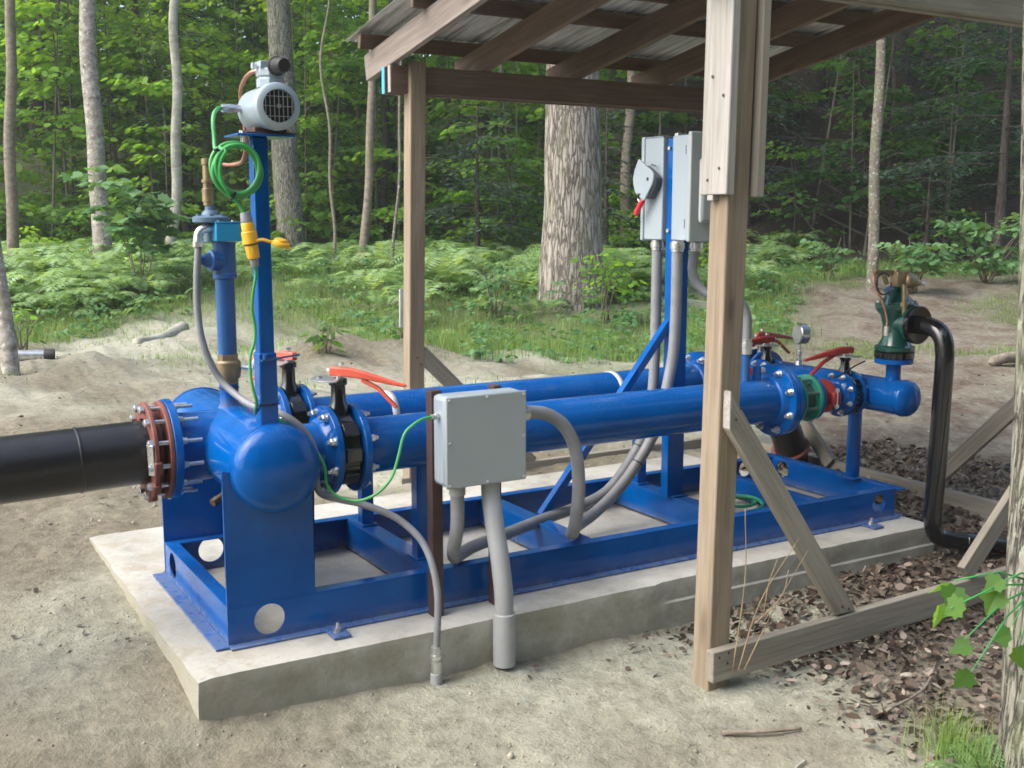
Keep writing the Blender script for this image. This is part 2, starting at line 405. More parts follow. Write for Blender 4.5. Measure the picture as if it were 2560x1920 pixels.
def flange(x0, x1, y, z, r, rp, hub=0, bolt=None, n=8, s=-1, mat=None, par=None, name='flange', seg=56):
    pr = [(0,r-.002),(.002,r),(x1-x0-.002,r),(x1-x0,r-.002)]
    mb = MB().lathe(pr, (x0,y,z), (1,0,0), seg)
    if hub < 0: mb.lathe([(hub,rp+.002),(hub+.006,rp+.012),(-.0005,rp+.026)], (x0,y,z), (1,0,0), seg)
    if hub > 0: mb.lathe([(.0005,rp+.026),(hub-.006,rp+.012),(hub,rp+.002)], (x1,y,z), (1,0,0), seg)
    o = obj(name, mb, mat or B, par or SK)
    if bolt: bolts(o, (x0 if s < 0 else x1, y, z), bolt, n, s, (.014,.034) if r > .13 else (.011,.026), .5)
    return o
PZ, PR = .640, .1095
for y in (.21, .78):
    obj('branch_stub', MB().lathe([(0,PR),(.17,PR)], (.295,y,PZ), (1,0,0), 48), B, SK)
    flange(.447,.472,y,PZ,.172,PR,-.03,.148,8,-1)
    flange(.560,.585,y,PZ,.172,PR,.03,.148,8,1)
    obj('long_pipe', MB().lathe([(0,PR),(2.18,PR)], (.585,y,PZ), (1,0,0), 56), B, SK)
    flange(2.763,2.791,y,PZ,.176,PR,-.035,.150,8,-1)
    obj('gasket', MB().cyl((2.791,y,PZ),(2.794,y,PZ),.166,40), M['gdull'], SK)
    flange(2.794,2.822,y,PZ,.176,.06,.04)
    zz = PZ-.008
    obj('reducer_neck', MB().lathe([(0,.075),(.045,.06)], (2.822,y,zz), (1,0,0), 32), B, SK)
    flange(2.867,2.887,y,zz,.116,.058)
    fc = obj('flexible_coupling', MB().lathe([(0,.062),(.004,.080),(.105,.080),(.109,.062)], (2.897,y,zz), (1,0,0), 40), M['gdull'], SK, label='grey green ribbed body between sea green rings')
    for x in (2.887, 2.993):
        obj('coupling_ring', MB().lathe([(0,.112),(.003,.118),(.017,.118),(.02,.112)], (x,y,zz), (1,0,0), 48), M['gcoup'], fc)
    for k in range(8):
        t = 2*PI*(k+.5)/8; q = Vector((0,math.cos(t),math.sin(t)))*.101+Vector((0,y,zz))
        obj('tie_rod', MB().cyl(q+Vector((2.880,0,0)), q+Vector((3.024,0,0)), .009, 10).lathe([(0,.014),(.012,.014)], q+Vector((2.868,0,0)), (1,0,0), 6), M['greybar'], fc)
    flange(3.014,3.034,y,zz,.114,.058)
    obj('spool_pipe', MB().lathe([(0,.057),(.19,.057)], (3.034,y,zz), (1,0,0), 36), B, SK)
    gc = obj('grooved_coupling', MB().lathe([(0,.064),(.006,.078),(.02,.086),(.045,.086),(.059,.078),(.065,.064)], (3.085,y,zz), (1,0,0), 40), M['dullred'], SK, label='dull red grooved coupling')
    for s in (-1, 1):
        e = obj('bolt_ear', MB().box(3.090,3.145,y+s*.083-.02,y+s*.083+.02,zz-.032,zz+.032), M['dullred'], gc, bevel=.009)
        obj('coupling_bolt', MB().cyl((3.117,y+s*.098,zz-.052),(3.117,y+s*.098,zz+.052),.007,10).lathe([(0,.013),(.013,.013)],(3.117,y+s*.098,zz+.034),(0,0,1),6).lathe([(0,.013),(.013,.013)],(3.117,y+s*.098,zz-.046),(0,0,1),6), M['zinc'], gc)
    flange(3.222,3.243,y,zz,.116,.058,-.02,.098,8,-1)
    flange(3.297,3.318,y,zz,.116,.058,.02,.098,8,1)
    obj('spool_pipe', MB().lathe([(0,.057),(.07,.057)], (3.318,y,zz), (1,0,0), 36), B, SK)
# inlet on the left face of the header
IY, IZ = .49, .650
obj('inlet_stub', MB().lathe([(0,.136),(.20,.136)], (-.055,IY,IZ), (1,0,0), 56), B, SK)
fl = flange(-.086,-.056,IY,IZ,.192,.136, name='inlet_flange')
bolts(fl, (-.056,IY,IZ), .168, 12, 1, (.013,.075), .35)
# outlet header, riser and supports
OX, OZ, OR = 3.42, .630, .089
oh = header('outlet_header', OX, OZ, OR, -.045, .93, True, False, 48)
def yflange(y0, y1, x, z, r, par): return obj('flange', MB().lathe([(0,r-.002),(.002,r),(y1-y0-.002,r),(y1-y0,r-.002)], (x,y0,z), (0,1,0), 48), B, par)
yflange(.93,.952,OX,OZ,.14,SK); yflange(1.01,1.032,OX,OZ,.14,SK)
obj('outlet_riser', MB().lathe([(0,.042),(.03,.037),(.09,.037),(.105,.045)], (OX,.03,OZ+.07), (0,0,1), 32).lathe([(0,.093),(.002,.095),(.022,.095),(.024,.093)], (OX,.03,.800), (0,0,1), 48), B, SK)
ps = obj('pipe_support', MB().cyl((OX+.04,.30,H_),(OX+.04,.30,OZ-.06),.036,24), B, SK); obj('base_plate', MB().box(OX-.02,OX+.046,.24,.36,H_,H_+.008), B, ps, bevel=.002)
for x, y in ((.86,.21),(.86,.78),(2.40,.21),(2.40,.78)):
    ps = obj('pipe_support', MB().box(x-.028,x+.028,y-.028,y+.028,H_,PZ-PR+.01), B, SK, bevel=.004)
    obj('base_plate', MB().box(x-.039,x+.039,y-.05,y+.05,H_-.0005,H_+.007), B, ps, bevel=.002)
# instrument risers on the near pipe
obj('instrument_riser', MB().cyl((2.595,.21,PZ+PR-.01),(2.595,.21,.885),.021,20), M['valveblue'], SK)
obj('instrument_stub', MB().cyl((2.668,.21,PZ+PR-.01),(2.668,.21,.81),.021,20), B, SK)
obj('instrument_stub', MB().cyl((2.575,.78,PZ+PR-.01),(2.575,.78,.87),.014,16).lathe([(0,.02),(.02,.02)],(2.575,.78,.87),(0,0,1),6), M['valveblue'], SK)
# pole that carries the compressor
mp = obj('mounting_pole', MB().box(.152,.206,.018,.072,1.05,1.80), B, SK, bevel=.005)
obj('pole_sleeve', MB().box(.146,.212,.012,.078,.78,1.056), B, mp, bevel=.006)
obj('top_plate', MB().box(.085,.285,-.035,.125,1.80,1.808), B, mp, bevel=.002)
obj('clamp_bolt', MB().bar((.150,.002,1.030),(.300,.030,1.040),.010,.006).cyl((.165,.004,1.034),(.165,.004,1.052),.008,10), M['valveblue'], mp)
# strut that carries the electrical boxes, with its diagonal brace
st = obj('panel_strut', MB().box(2.328,2.428,.452,.505,H_,1.897), B, SK, bevel=.003)
obj('base_plate', MB().box(2.352,2.448,.43,.55,H_-.0003,H_+.008), B, st, bevel=.002)
obj('strut_brace', MB().bar((2.385,.487,1.070),(1.615,.487,.150),.038,.038), B, SK, bevel=.003)
obj('pipe_strap', MB().lathe([(0,.1105),(.034,.1105)], (.955,.78,PZ), (1,0,0), 48, False, False), M['strap'], SK, solid=.003, label='white strap around the far pipe')
obj('pipe_strap', MB().lathe([(0,.1105),(.03,.1105)], (2.20,.78,PZ), (1,0,0), 48, False, False), M['strap'], SK, solid=.003, label='white strap around the far pipe')
obj('drain_cock', MB().cyl((.10,.27,.52),(.045,.245,.492),.012,12).cyl((.045,.245,.492),(.022,.235,.482),.016,8).cyl((.065,.252,.50),(.067,.248,.522),.006,8), M['rustbrass'], SK)

# ---------------------------------------------------------------- butterfly valves, built once per size and copied
def make_valve(label, cat, group, Rb, neck0, neck1, lever, mlev, k=1.):
    t = thing('butterfly_valve', label, cat, (0,0,0), group)
    half = .0425 if Rb > .12 else .026
    mb = MB().lathe([(-half,Rb-.012),(-half+.008,Rb),(half-.008,Rb),(half,Rb-.012)], (0,0,0), (1,0,0), 48)
    for a in (38, 142, 218, 322, 0, 180):
        q = Vector((0, math.cos(R(a)), math.sin(R(a)))); mb.obox(q*(Rb-.004), (1,0,0), q.cross(Vector((1,0,0))), q, half*1.55, .055*k, .042*k)
    obj('valve_body', mb, M['black'], t, bevel=.006)
    obj('valve_neck', MB().lathe([(0,.046*k),(.03,.040*k),(.05,.029*k),(neck1-neck0-.025,.028*k),(neck1-neck0-.02,.036*k),(neck1-neck0,.036*k)], (0,0,neck0), (0,0,1), 20), M['black'], t)
    pl = [(.03*k*math.cos(a), .03*k*math.sin(a)) for a in np.linspace(R(140), R(350), 10)]+[(.105*k*math.cos(a), .105*k*math.sin(a)) for a in np.linspace(R(-25), R(125), 20)]
    np_ = obj('notch_plate', MB().prism(pl, (0,0,neck1), (1,0,0), (0,1,0), .005), M['galv'], t, bevel=.001)
    obj('plate_bolt', MB().lathe([(0,.009),(.010,.009)], (.055*k,.045*k,neck1+.005), (0,0,1), 6).lathe([(0,.009),(.010,.009)], (-.018,.018,neck1+.005), (0,0,1), 6), M['zinc'], np_)
    z = neck1+.012; L = lever
    def lev(name, mb): return obj(name, mb, mlev, t, bevel=.006)
    mb = MB(); prof = [(-.045,.028,.0,.034),(.03,.032,.0,.035),(.10,.030,-.005,.028),(L-.05,.022,-.020,.017),(L,.018,-.024,.009)]
    vs = []; fs = []
    for x, w, z0, hh in prof: vs += [(x,-w/2,z+z0),(x,w/2,z+z0),(x,w/2,z+z0+hh),(x,-w/2,z+z0+hh)]
    for i in range(len(prof)-1):
        for j in range(4): fs.append((4*i+j, 4*i+4+j, 4*i+4+(j+1) % 4, 4*i+(j+1) % 4))
    fs += [(0,1,2,3), tuple(4*(len(prof)-1)+i for i in (3,2,1,0))]
    lv = obj('lever', mb.add(vs, fs), mlev, t, bevel=.005); fix_normals(lv)
    obj('trigger', MB().bar((.085,0,z-.008),(.15,0,z-.035),.020,.014).bar((.15,0,z-.035),(L-.035,0,z-.105),.020,.013), mlev, lv, bevel=.003)
    obj('stem_nut', MB().lathe([(0,.011),(.012,.011)], (0,0,z+.042), (0,0,1), 6).cyl((-.045,0,z+.02),(-.055,0,z+.02),.008,8), M['zinc'], lv)
    return t
def dup(root, loc, rz_lever, label, rz=0.):
    r = root.copy(); COL.objects.link(r); r.location = loc; r.rotation_euler = (0,0,rz); r['label'] = label
    for ch in list(root.children):
        c = ch.copy(); COL.objects.link(c); c.parent = r
        if c.name.startswith(('lever','notch')): c.rotation_euler = (0,0,rz_lever)
        for g2 in ch.children:
            d = g2.copy(); COL.objects.link(d); d.parent = c
    return r
VG = 'red levered butterfly valves on the skid'
v1 = make_valve('butterfly valve with raised orange red lever, on the nearer pipe beside the inlet header', 'valve', VG, .142, .135, .272, .262, M['orange'])
dup(v1, (.516,.78,PZ), R(112), 'butterfly valve on the farther pipe, its red lever pointing away behind the blue pole')
v1.location = (.516,.21,PZ)
for c in v1.children:
    if c.name.startswith('lever'): c.rotation_euler = (0,R(2.5),R(-42))
    if c.name.startswith('notch'): c.rotation_euler = (0,0,R(120))
v2 = make_valve('small butterfly valve beside the outlet cap, red lever pointing left, nearest on the right', 'valve', VG, .100, .092, .194, .28, M['dullred'], .8)
dup(v2, (3.270,.78,PZ-.008), R(172), 'small butterfly valve on the farther pipe, seen just right of the wooden post')
dup(v2, (3.42,.981,OZ), R(-84), 'hindmost small butterfly valve at the far end of the outlet header, beyond the gauge', R(90))
v2.location = (3.270,.21,PZ-.008)
for c in v2.children:
    if c.name.startswith(('lever','notch')): c.rotation_euler = (0,0,R(178))
# ================================================================ things standing on or joined to the skid
# compressor on the pole
t = thing('compressor_motor', 'silver electric motor compressor with black intake filter on top of the blue pole', 'compressor', (.21,.04,1.81))
mx, mz = .212, 1.897
body = obj('motor_body', MB().lathe([(0,.030),(.004,.052),(.016,.066),(.03,.0735),(.215,.0735)], (mx,.165,mz), (0,-1,0), 48), M['alu'], t)
obj('fan_cover', MB().lathe([(0,.074),(.004,.0785),(.032,.0785),(.040,.075),(.046,.066),(.048,.055),(.034,.0545),(.034,.002)], (mx,-.045,mz), (0,-1,0), 56, True, False), M['alu'], t)
gr = MB(); yy = -.091
for i in range(-3, 4):
    x = i*.0152; h = math.sqrt(max(.0545**2-x*x, 0)); gr.box(mx+x-.0011, mx+x+.0011, yy, yy+.003, mz-h, mz+h)
for z in (-.034, -.001, .031):
    h = math.sqrt(.0545**2-z*z); gr.box(mx-h, mx+h, yy-.001, yy+.002, mz+z-.0011, mz+z+.0011)
gr.lathe([(0,.009),(.004,.008)], (mx,yy+.001,mz), (0,-1,0), 4, ph=PI/4)
gl = obj('fan_grille', gr, M['galv'], t)
obj('grille_shade', MB().lathe([(0,.0535),(.001,.0535)], (mx,-.080,mz), (0,-1,0), 40), M['rubber'], t)  # flat black disc, paints the dark of the recess behind the grille
obj('mounting_foot', MB().box(.12,.30,-.015,.11,1.8085,1.816).box(.155,.268,.0,.10,1.816,1.832), M['rustpost'], t, bevel=.002)
for x, y in ((.115,.0),(.27,-.015),(.135,.085)):
    obj('foot_bolt', MB().lathe([(0,.008),(.009,.008)], (x,y,1.8165 if x>.12 else 1.809), (0,0,1), 6).cyl((x,y,1.80),(x,y,1.770),.0045,8), M['zinc'], t)
ph = obj('pump_head', MB().lathe([(0,.048),(.03,.048),(.032,.044),(.036,.044),(.038,.049),(.062,.049),(.064,.046)], (.222,.02,1.965), (0,0,1), 8, ph=R(22.5)).box(.178,.240,-.012,.052,2.027,2.052), M['alu'], t, bevel=.003)
obj('cylinder_fitting', MB().cyl((.182,.02,2.036),(.160,.02,2.036),.008,6).cyl((.164,.02,2.036),(.158,.02,2.036),.011,8), M['zinc'], ph)
obj('intake_filter', MB().lathe([(0,.0315),(.004,.0325),(.011,.0325),(.014,.0285),(.045,.0275),(.062,.024),(.066,.021)], (.226,-.030,2.033), (.10,-1,-.04), 40), M['rubber'], t)
obj('cable_gland', MB().cyl((.140,.10,1.899),(.112,.10,1.899),.0125,8).cyl((.113,.10,1.899),(.095,.10,1.899),.016,6).cyl((.096,.10,1.899),(.074,.10,1.898),.0135,12), M['zinc'], t)
# air valve stack on the header
t = thing('air_release_valve', 'slim blue air valve stack with brass union, sky blue box and flat grey blue top', 'valve stack', (.175,.5,.79))
vx, vy = .176, .5
obj('base_nipple', MB().lathe([(0,.046),(.02,.037),(.10,.037)], (vx,vy,.785), (0,0,1), 28), B, t)
obj('brass_union', MB().lathe([(0,.038),(.02,.038),(.022,.045),(.045,.049),(.085,.049),(.092,.043),(.094,.038)], (vx,vy,.884), (0,0,1), 28).lathe([(0,.041),(.022,.041)], (vx,vy,.978), (0,0,1), 8), M['brass'], t)
obj('bleed_cock', MB().cyl((vx+.04,vy-.02,.950),(vx+.085,vy-.05,.945),.010,8).bar((vx+.075,vy-.045,.94),(vx+.10,vy-.03,.975),.018,.006), M['zinc'], t)
obj('riser_pipe', MB().lathe([(0,.0365),(.30,.0365)], (vx,vy,1.0), (0,0,1), 32), M['valveblue'], t)
vb = obj('valve_body', MB().lathe([(0,.040),(.004,.046),(.020,.046),(.024,.0425),(.115,.0425),(.13,.044),(.142,.044)], (vx+.002,vy,1.292), (0,0,1), 32), M['valveblue'], t)
obj('side_bonnet', MB().lathe([(0,.036),(.035,.036),(.038,.041),(.046,.041),(.05,.030),(.066,.026),(.078,.018),(.10,.016)], (vx-.012,vy-.01,1.362), (-1,-.12,.05), 24), M['valveblue'], vb)
obj('top_neck', MB().lathe([(0,.034),(.07,.030)], (.138,vy+.01,1.435), (0,0,1), 24), M['slate'], t)
td = obj('top_disc', MB().lathe([(0,.063),(.004,.067),(.020,.067),(.024,.062),(.030,.034),(.040,.030),(.048,.020),(.066,.018)], (.130,vy,1.507), (0,0,1), 40), M['slate'], t)
for k in range(6):
    a = k*PI/3+.3; obj('cover_screw', MB().lathe([(0,.009),(.008,.009)], (.130+.05*math.cos(a),vy+.05*math.sin(a),1.531), (0,0,1), 6), M['slate'], td)
obj('solenoid_box', MB().box(.128,.224,.425,.505,1.437,1.506), M['cyan'], t, bevel=.004)
obj('box_lid', MB().box(.126,.226,.423,.507,1.5065,1.511), M['cyan'], t, bevel=.0015)
for x in (.140,.196): obj('lid_screw', MB().lathe([(0,.006),(.006,.004)], (x,.435,1.511), (0,0,1), 10), M['zinc'], t)
obj('brass_nipple', MB().lathe([(0,.018),(.012,.018),(.014,.0215),(.062,.0215),(.066,.017),(.084,.017),(.086,.022),(.096,.022),(.098,.0165),(.15,.0165),(.153,.020),(.175,.020)], (.124,vy,1.572), (0,0,1), 12).cyl((.120,vy,1.737),(.150,vy,1.730),.013,8), M['brass'], t)
obj('conduit_elbow', MB().tube(cr([(.134,.47,1.487),(.10,.47,1.486),(.079,.468,1.474),(.070,.465,1.452),(.069,.46,1.425)], 5), [.013]*3+[.017]*14+[.018]*4, 12).lathe([(0,.021),(.018,.021)], (.069,.46,1.418), (0,0,1), 8), M['zinc'], t)
# copper line
tag(obj('copper_tube', MB().tube(cr([(.148,.5,1.731),(.165,.47,1.727),(.180,.40,1.721),(.188,.30,1.723),(.190,.25,1.738),(.186,.205,1.785),(.178,.19,1.86),(.160,.165,1.955),(.160,.11,2.000),(.168,.06,2.018),(.182,.035,2.022)], 8), .0068, 10), M['copper'], None, (.148,.5,1.731)),
    'bent copper tube running from the brass stack up behind the motor to its pump head', 'copper tube')
# green cable with a tied coil
pts = [(.076,.10,1.898),(.060,.09,1.896),(.040,.07,1.880),(.028,.05,1.850),(.024,.03,1.795),(.020,.01,1.755)]
n = 64
for i in range(int(n*4.36)):
    a = R(128)+2*PI*i/n; k = i//n; rr = .083+.0035*math.sin(a*1.0+k*2.1)-.003*k
    pts.append((.081+rr*math.cos(a)*1.0+.004*math.sin(2*a+k*2), -.010-.009*k+.004*math.sin(a+k), 1.684+(rr+.006)*math.sin(a)))
pts = pts[:-3]+[(.055,-.030,1.598),(.078,-.028,1.578),(.094,-.026,1.555),(.101,-.026,1.535)]
c = obj('power_cable', MB().tube(cr(pts[:7], 6)[:-1]+pts[7:-4]+cr(pts[-5:], 5), .0072, 10), M['green'], None, (.081,0,1.684))
tag(c, 'thick green cable coiled into a hanging loop below the motor and tied in black', 'cable')
obj('cable_tie', MB().bar((.006,-.03,1.752),(.036,-.03,1.742),.030,.006).bar((.055,-.03,1.588),(.068,-.03,1.612),.036,.006), M['rubber'], c)
# yellow plug pair
t = thing('power_plug', 'yellow waterproof plug and socket with a dangling cap hanging beside the blue pole', 'plug', (.115,-.026,1.45))
d = Vector((.028,0,-.178)).normalized(); o0 = Vector((.103,-.026,1.545))
def seg(name, a, b, r0, r1, m, n=20, par=t): return obj(name, MB().lathe([(0,r0-.002),(.003,r0),(b-a-.003,r1),(b-a,r1-.002)], o0+d*a, d, n), M[m], par)
seg('cord_grip', .0,.034,.0175,.0205,'conduit',12); seg('plug_body', .034,.066,.0215,.0225,'yellow',24); seg('plug_collar', .064,.108,.0262,.0265,'yellow',28)
seg('socket_body', .110,.158,.0235,.0215,'yellow',10); seg('cord_grip', .158,.188,.0155,.0145,'conduit',10); seg('tie_band', .106,.111,.0268,.0268,'rubber',24)
obj('cap_strap', MB().tube(cr([(.125,-.040,1.447),(.150,-.052,1.453),(.172,-.060,1.447),(.188,-.062,1.442)], 6), .0055, 8), M['yellow'], t)
obj('dust_cap', MB().lathe([(0,.030),(.003,.032),(.010,.032),(.012,.024),(.020,.022),(.022,.018)], (.210,-.062,1.434), (.12,-.22,1), 28).bar((.205,-.062,1.43),(.243,-.075,1.424),.026,.008), M['yellow'], t)
# thin green wire down to the grey box
w1 = cr([(.131,-.026,1.366),(.135,-.02,1.33),(.127,-.01,1.275),(.124,.0,1.21),(.132,.0,1.15),(.128,0,1.10),(.112,.0,1.05),(.110,.0,.99),(.118,.0,.93),(.130,.006,.885),(.150,.086,.83),(.20,.12,.812),(.245,.12,.795),(.300,.10,.758),(.345,.05,.70),(.372,.0,.63),(.372,-.02,.565),(.397,-.04,.525),(.437,-.07,.508),(.475,-.10,.508),(.525,-.13,.535),(.571,-.15,.588),(.598,-.15,.655),(.625,-.15,.743),(.665,-.147,.778),(.705,-.145,.795),(.745,-.145,.800)], 7)
gw = obj('ground_wire', MB().tube(w1, .0055, 8), M['green'], None, (.13,-.02,1.36))
tag(gw, 'thin green wire dropping down the blue pole and looping across to the grey box', 'wire')
obj('cable_tie', MB().box(.143,.215,.009,.0115,.868,.873).box(.1425,.145,.009,.08,.868,.873), M['rubber'], gw)
# black inlet pipe and its rusty flange adapter
t = thing('inlet_pipe', 'wide black plastic pipe coming in from the left edge to the blue header', 'pipe', (-.2,.49,.65))
dirv = Vector((-1,.0,-.026)).normalized(); p0 = Vector((-.098,IY,IZ))
obj('pipe_body', MB().lathe([(0,.1205),(3.4,.1205)], p0, dirv, 64), M['hdpe'], t)
obj('fusion_bead', MB().lathe([(0,.120),(.002,.1225),(.006,.1235),(.010,.1225),(.012,.120)], p0+dirv*.295, dirv, 64, False, False), M['hdpe'], t)
t = thing('flange_adapter', 'rust red bolted ring pair clamping the black pipe to the blue flange', 'flange adapter', (-.12,.49,.65))
for x in (-.160, -.104): obj('backing_ring', MB().lathe([(0,.126),(0,.184),(.003,.187),(.014,.187),(.017,.184),(.017,.126)], (x,IY,IZ), (1,0,0), 56, False, False), M['oxide'], t)
obj('gland_sleeve', MB().lathe([(0,.122),(.0,.130),(.014,.138),(.02,.138),(.022,.122)], (-.138,IY,IZ), (1,0,0), 48, False, False), M['oxide'], t)
studmesh = None
for k in range(12):
    a = 2*PI*(k+.35)/12; q = Vector((0,math.cos(a),math.sin(a)))*.167+Vector((0,IY,IZ))
    obj('stud', MB().cyl(q+Vector((-.182,0,0)), q+Vector((-.087,0,0)), .0085, 10).lathe([(0,.016),(.016,.016),(.018,.012)], q+Vector((-.161,0,0)), (-1,0,0), 6), M['zinc'], t)
    if k in (6, 7, 8, 9): obj('ring_lug', MB().obox(q+Vector((-.150,0,0))+Vector((0,math.cos(a),math.sin(a)))*.012, (1,0,0), (0,-math.sin(a),math.cos(a)), (0,math.cos(a),math.sin(a)), .03, .05, .03), M['oxide'], t, bevel=.006)
obj('lock_bar', MB().bar((-.168,IY-.165,IZ-.06),(-.172,IY-.168,IZ+.055),.028,.012), M['zinc'], t, bevel=.002)

# grey junction box on two rusty posts at the front of the skid
t = thing('junction_box', 'square grey lidded junction box standing on rust brown posts before the near pipe', 'junction box', (.94,-.06,0))
bx0, bx1, by0, by1, bz0, bz1 = .770, 1.112, -.194, -.088, .532, .876
obj('enclosure', MB().box(bx0, bx1, by0, by1, bz0, bz1), M['palebox'], t, bevel=.018)
lid = obj('lid', MB().box(bx0-.001, bx1+.001, by0-.012, by0+.0005, bz0-.001, bz1+.001), M['greybox'], t, bevel=.005)
for fx, fz in ((.035,.035),(.5,.03),(.965,.035),(.035,.5),(.965,.5),(.035,.965),(.5,.97),(.965,.965)):
    obj('lid_screw', MB().lathe([(0,.0062),(.003,.0055),(.005,.003)], (bx0+fx*(bx1-bx0), by0-.012, bz0+fz*(bz1-bz0)), (0,-1,0), 12), M['zinc'], lid)
for x in (.768, 1.036): obj('post', MB().box(x, x+(.046 if x < .9 else .036), -.086, -.040, .0, .884), M['rustpost'], t, bevel=.003)
obj('cable_gland', MB().cyl((.772,-.145,.800),(.752,-.145,.800),.013,8).cyl((.756,-.145,.800),(.738,-.145,.800),.009,12), M['zinc'], t)
obj('conduit_hub', MB().cyl((1.110,-.15,.778),(1.126,-.15,.778),.036,6).cyl((1.124,-.15,.778),(1.148,-.15,.778),.031,20), M['zinc'], t)
obj('conduit_hub', MB().cyl((.842,-.15,.534),(.842,-.15,.520),.036,6).cyl((.842,-.15,.521),(.842,-.15,.492),.031,20), M['pvc'], t)
# conduits
def conduit(name, label, pts, r, mat, ties=(), k=9, seg=16, cat='conduit', ribs=False):
    P = cr(pts, k); o = obj(name, MB().tube(P, r, seg), mat, None, pts[0]); tag(o, label, cat)
    for i in ties:
        a = P[i]; d = (P[i+1]-P[i-1]).normalized(); obj('cable_tie', MB().lathe([(-.003,r+.0012),(.003,r+.0012)], a, d, seg), M['rubber'], o)
    return o
c1 = conduit('electrical_conduit', 'grey conduit from the switch box sweeping low to the junction box underside',
    [(2.352,.60,1.385),(2.352,.60,1.10),(2.35,.60,.85),(2.335,.595,.66),(2.28,.58,.47),(2.17,.565,.32),(2.03,.55,.20),(1.86,.54,.150),(1.56,.42,.150),(1.31,.295,.155),(1.10,.185,.165),(.97,.08,.175),(.895,-.02,.205),(.852,-.10,.27),(.843,-.145,.37),(.842,-.15,.50)], .0265, M['conduit'], (40,))
c2 = conduit('electrical_conduit', 'grey conduit arching from the right side of the junction box',
    [(2.292,.37,1.385),(2.292,.37,1.10),(2.28,.37,.88),(2.235,.37,.68),(2.165,.365,.50),(2.06,.36,.36),(1.93,.34,.25),(1.77,.285,.185),(1.60,.17,.18),(1.48,.03,.20),(1.41,-.09,.25),(1.392,-.14,.34),(1.394,-.15,.47),(1.375,-.15,.61),(1.325,-.15,.705),(1.25,-.15,.760),(1.18,-.15,.778),(1.12,-.15,.778)], .0265, M['conduit'], (44,))
c3 = conduit('electrical_conduit', 'grey conduit curling from the starter box behind the wooden post to a pipe fitting',
    [(2.405,.37,1.385),(2.385,.37,1.29),(2.400,.355,1.215),(2.44,.31,1.165),(2.50,.25,1.15),(2.555,.22,1.13),(2.59,.21,1.07),(2.597,.21,1.00),(2.595,.21,.945)], .0225, M['conduit'])
obj('conduit_fitting', MB().lathe([(0,.022),(.0,.026),(.03,.026),(.032,.030),(.055,.030),(.058,.025),(.075,.025)], (2.595,.21,.878), (0,0,1), 12), M['zinc'], c3)
c4 = conduit('electrical_conduit', 'darker grey conduit dropping close behind the blue panel strut',
    [(2.425,.59,1.385),(2.425,.59,1.25),(2.435,.58,1.05),(2.46,.56,.85),(2.475,.555,.5),(2.475,.55,.16)], .022, M['darkgrey'])
for c, p in ((c1,(2.352,.60)),(c2,(2.292,.37)),(c3,(2.405,.37)),(c4,(2.425,.59))):
    obj('conduit_hub', MB().lathe([(0,.030),(.012,.030),(.014,.0345),(.04,.0345),(.042,.030),(.05,.030)], (p[0],p[1],1.366), (0,0,1), 16), M['zinc'], c)
# big pvc riser and thin flexible conduit at the front of the pad
t = thing('pvc_conduit', 'wide light grey plastic conduit dropping from the junction box to the sand', 'conduit', (.985,-.25,-.2))
obj('pipe', MB().tube(cr([(.985,-.15,.535),(.985,-.155,.47),(.984,-.185,.36),(.985,-.225,.23),(.987,-.246,.12),(.988,-.25,.03),(.988,-.25,-.02)], 8), .0365, 28), M['pvc'], t)
obj('coupling', MB().lathe([(0,.040),(.003,.043),(.207,.043),(.21,.040)], (.988,-.25,-.178), (0,0,1), 32), M['pvc'], t)
obj('stub_end', MB().cyl((.982,-.252,-.26),(.985,-.25,-.176),.013,10), M['pvc'], t)
t = thing('flexible_conduit', 'thin dark grey flexible hose from the air valve round the header down to the sand', 'hose', (.7,-.24,-.2))
fc_ = obj('hose', MB().tube(cr([(.069,.46,1.42),(.057,.455,1.30),(.053,.45,1.18),(.060,.44,1.08),(.085,.43,.985),(.125,.41,.905),(.170,.34,.850),(.200,.24,.826),(.25,.135,.818),(.315,.085,.766),(.354,.070,.70),(.367,.068,.63),(.364,.068,.555),(.380,.055,.510),(.430,.02,.492),(.505,-.02,.472),(.59,-.065,.435),(.645,-.10,.395),(.690,-.15,.335),(.708,-.20,.255),(.712,-.235,.150),(.705,-.245,.03),(.700,-.245,-.06)], 8), .0135, 12), M['conduit'], t)
obj('hose_fitting', MB().lathe([(0,.020),(.02,.021),(.05,.021),(.052,.017),(.056,.017),(.058,.0225),(.074,.0225),(.076,.017),(.082,.017),(.084,.020),(.105,.020),(.107,.015)], (.699,-.245,-.152), (0,0,1), 14), M['zinc'], t)
obj('ground_sleeve', MB().lathe([(0,.024),(.11,.022),(.112,.019)], (.698,-.245,-.26), (0,0,1), 16), M['pvc'], t)
obj('cable_tie', MB().lathe([(-.003,.0395),(.003,.0395)], (.176,.5,.868), (0,0,1), 20), M['rubber'], t)

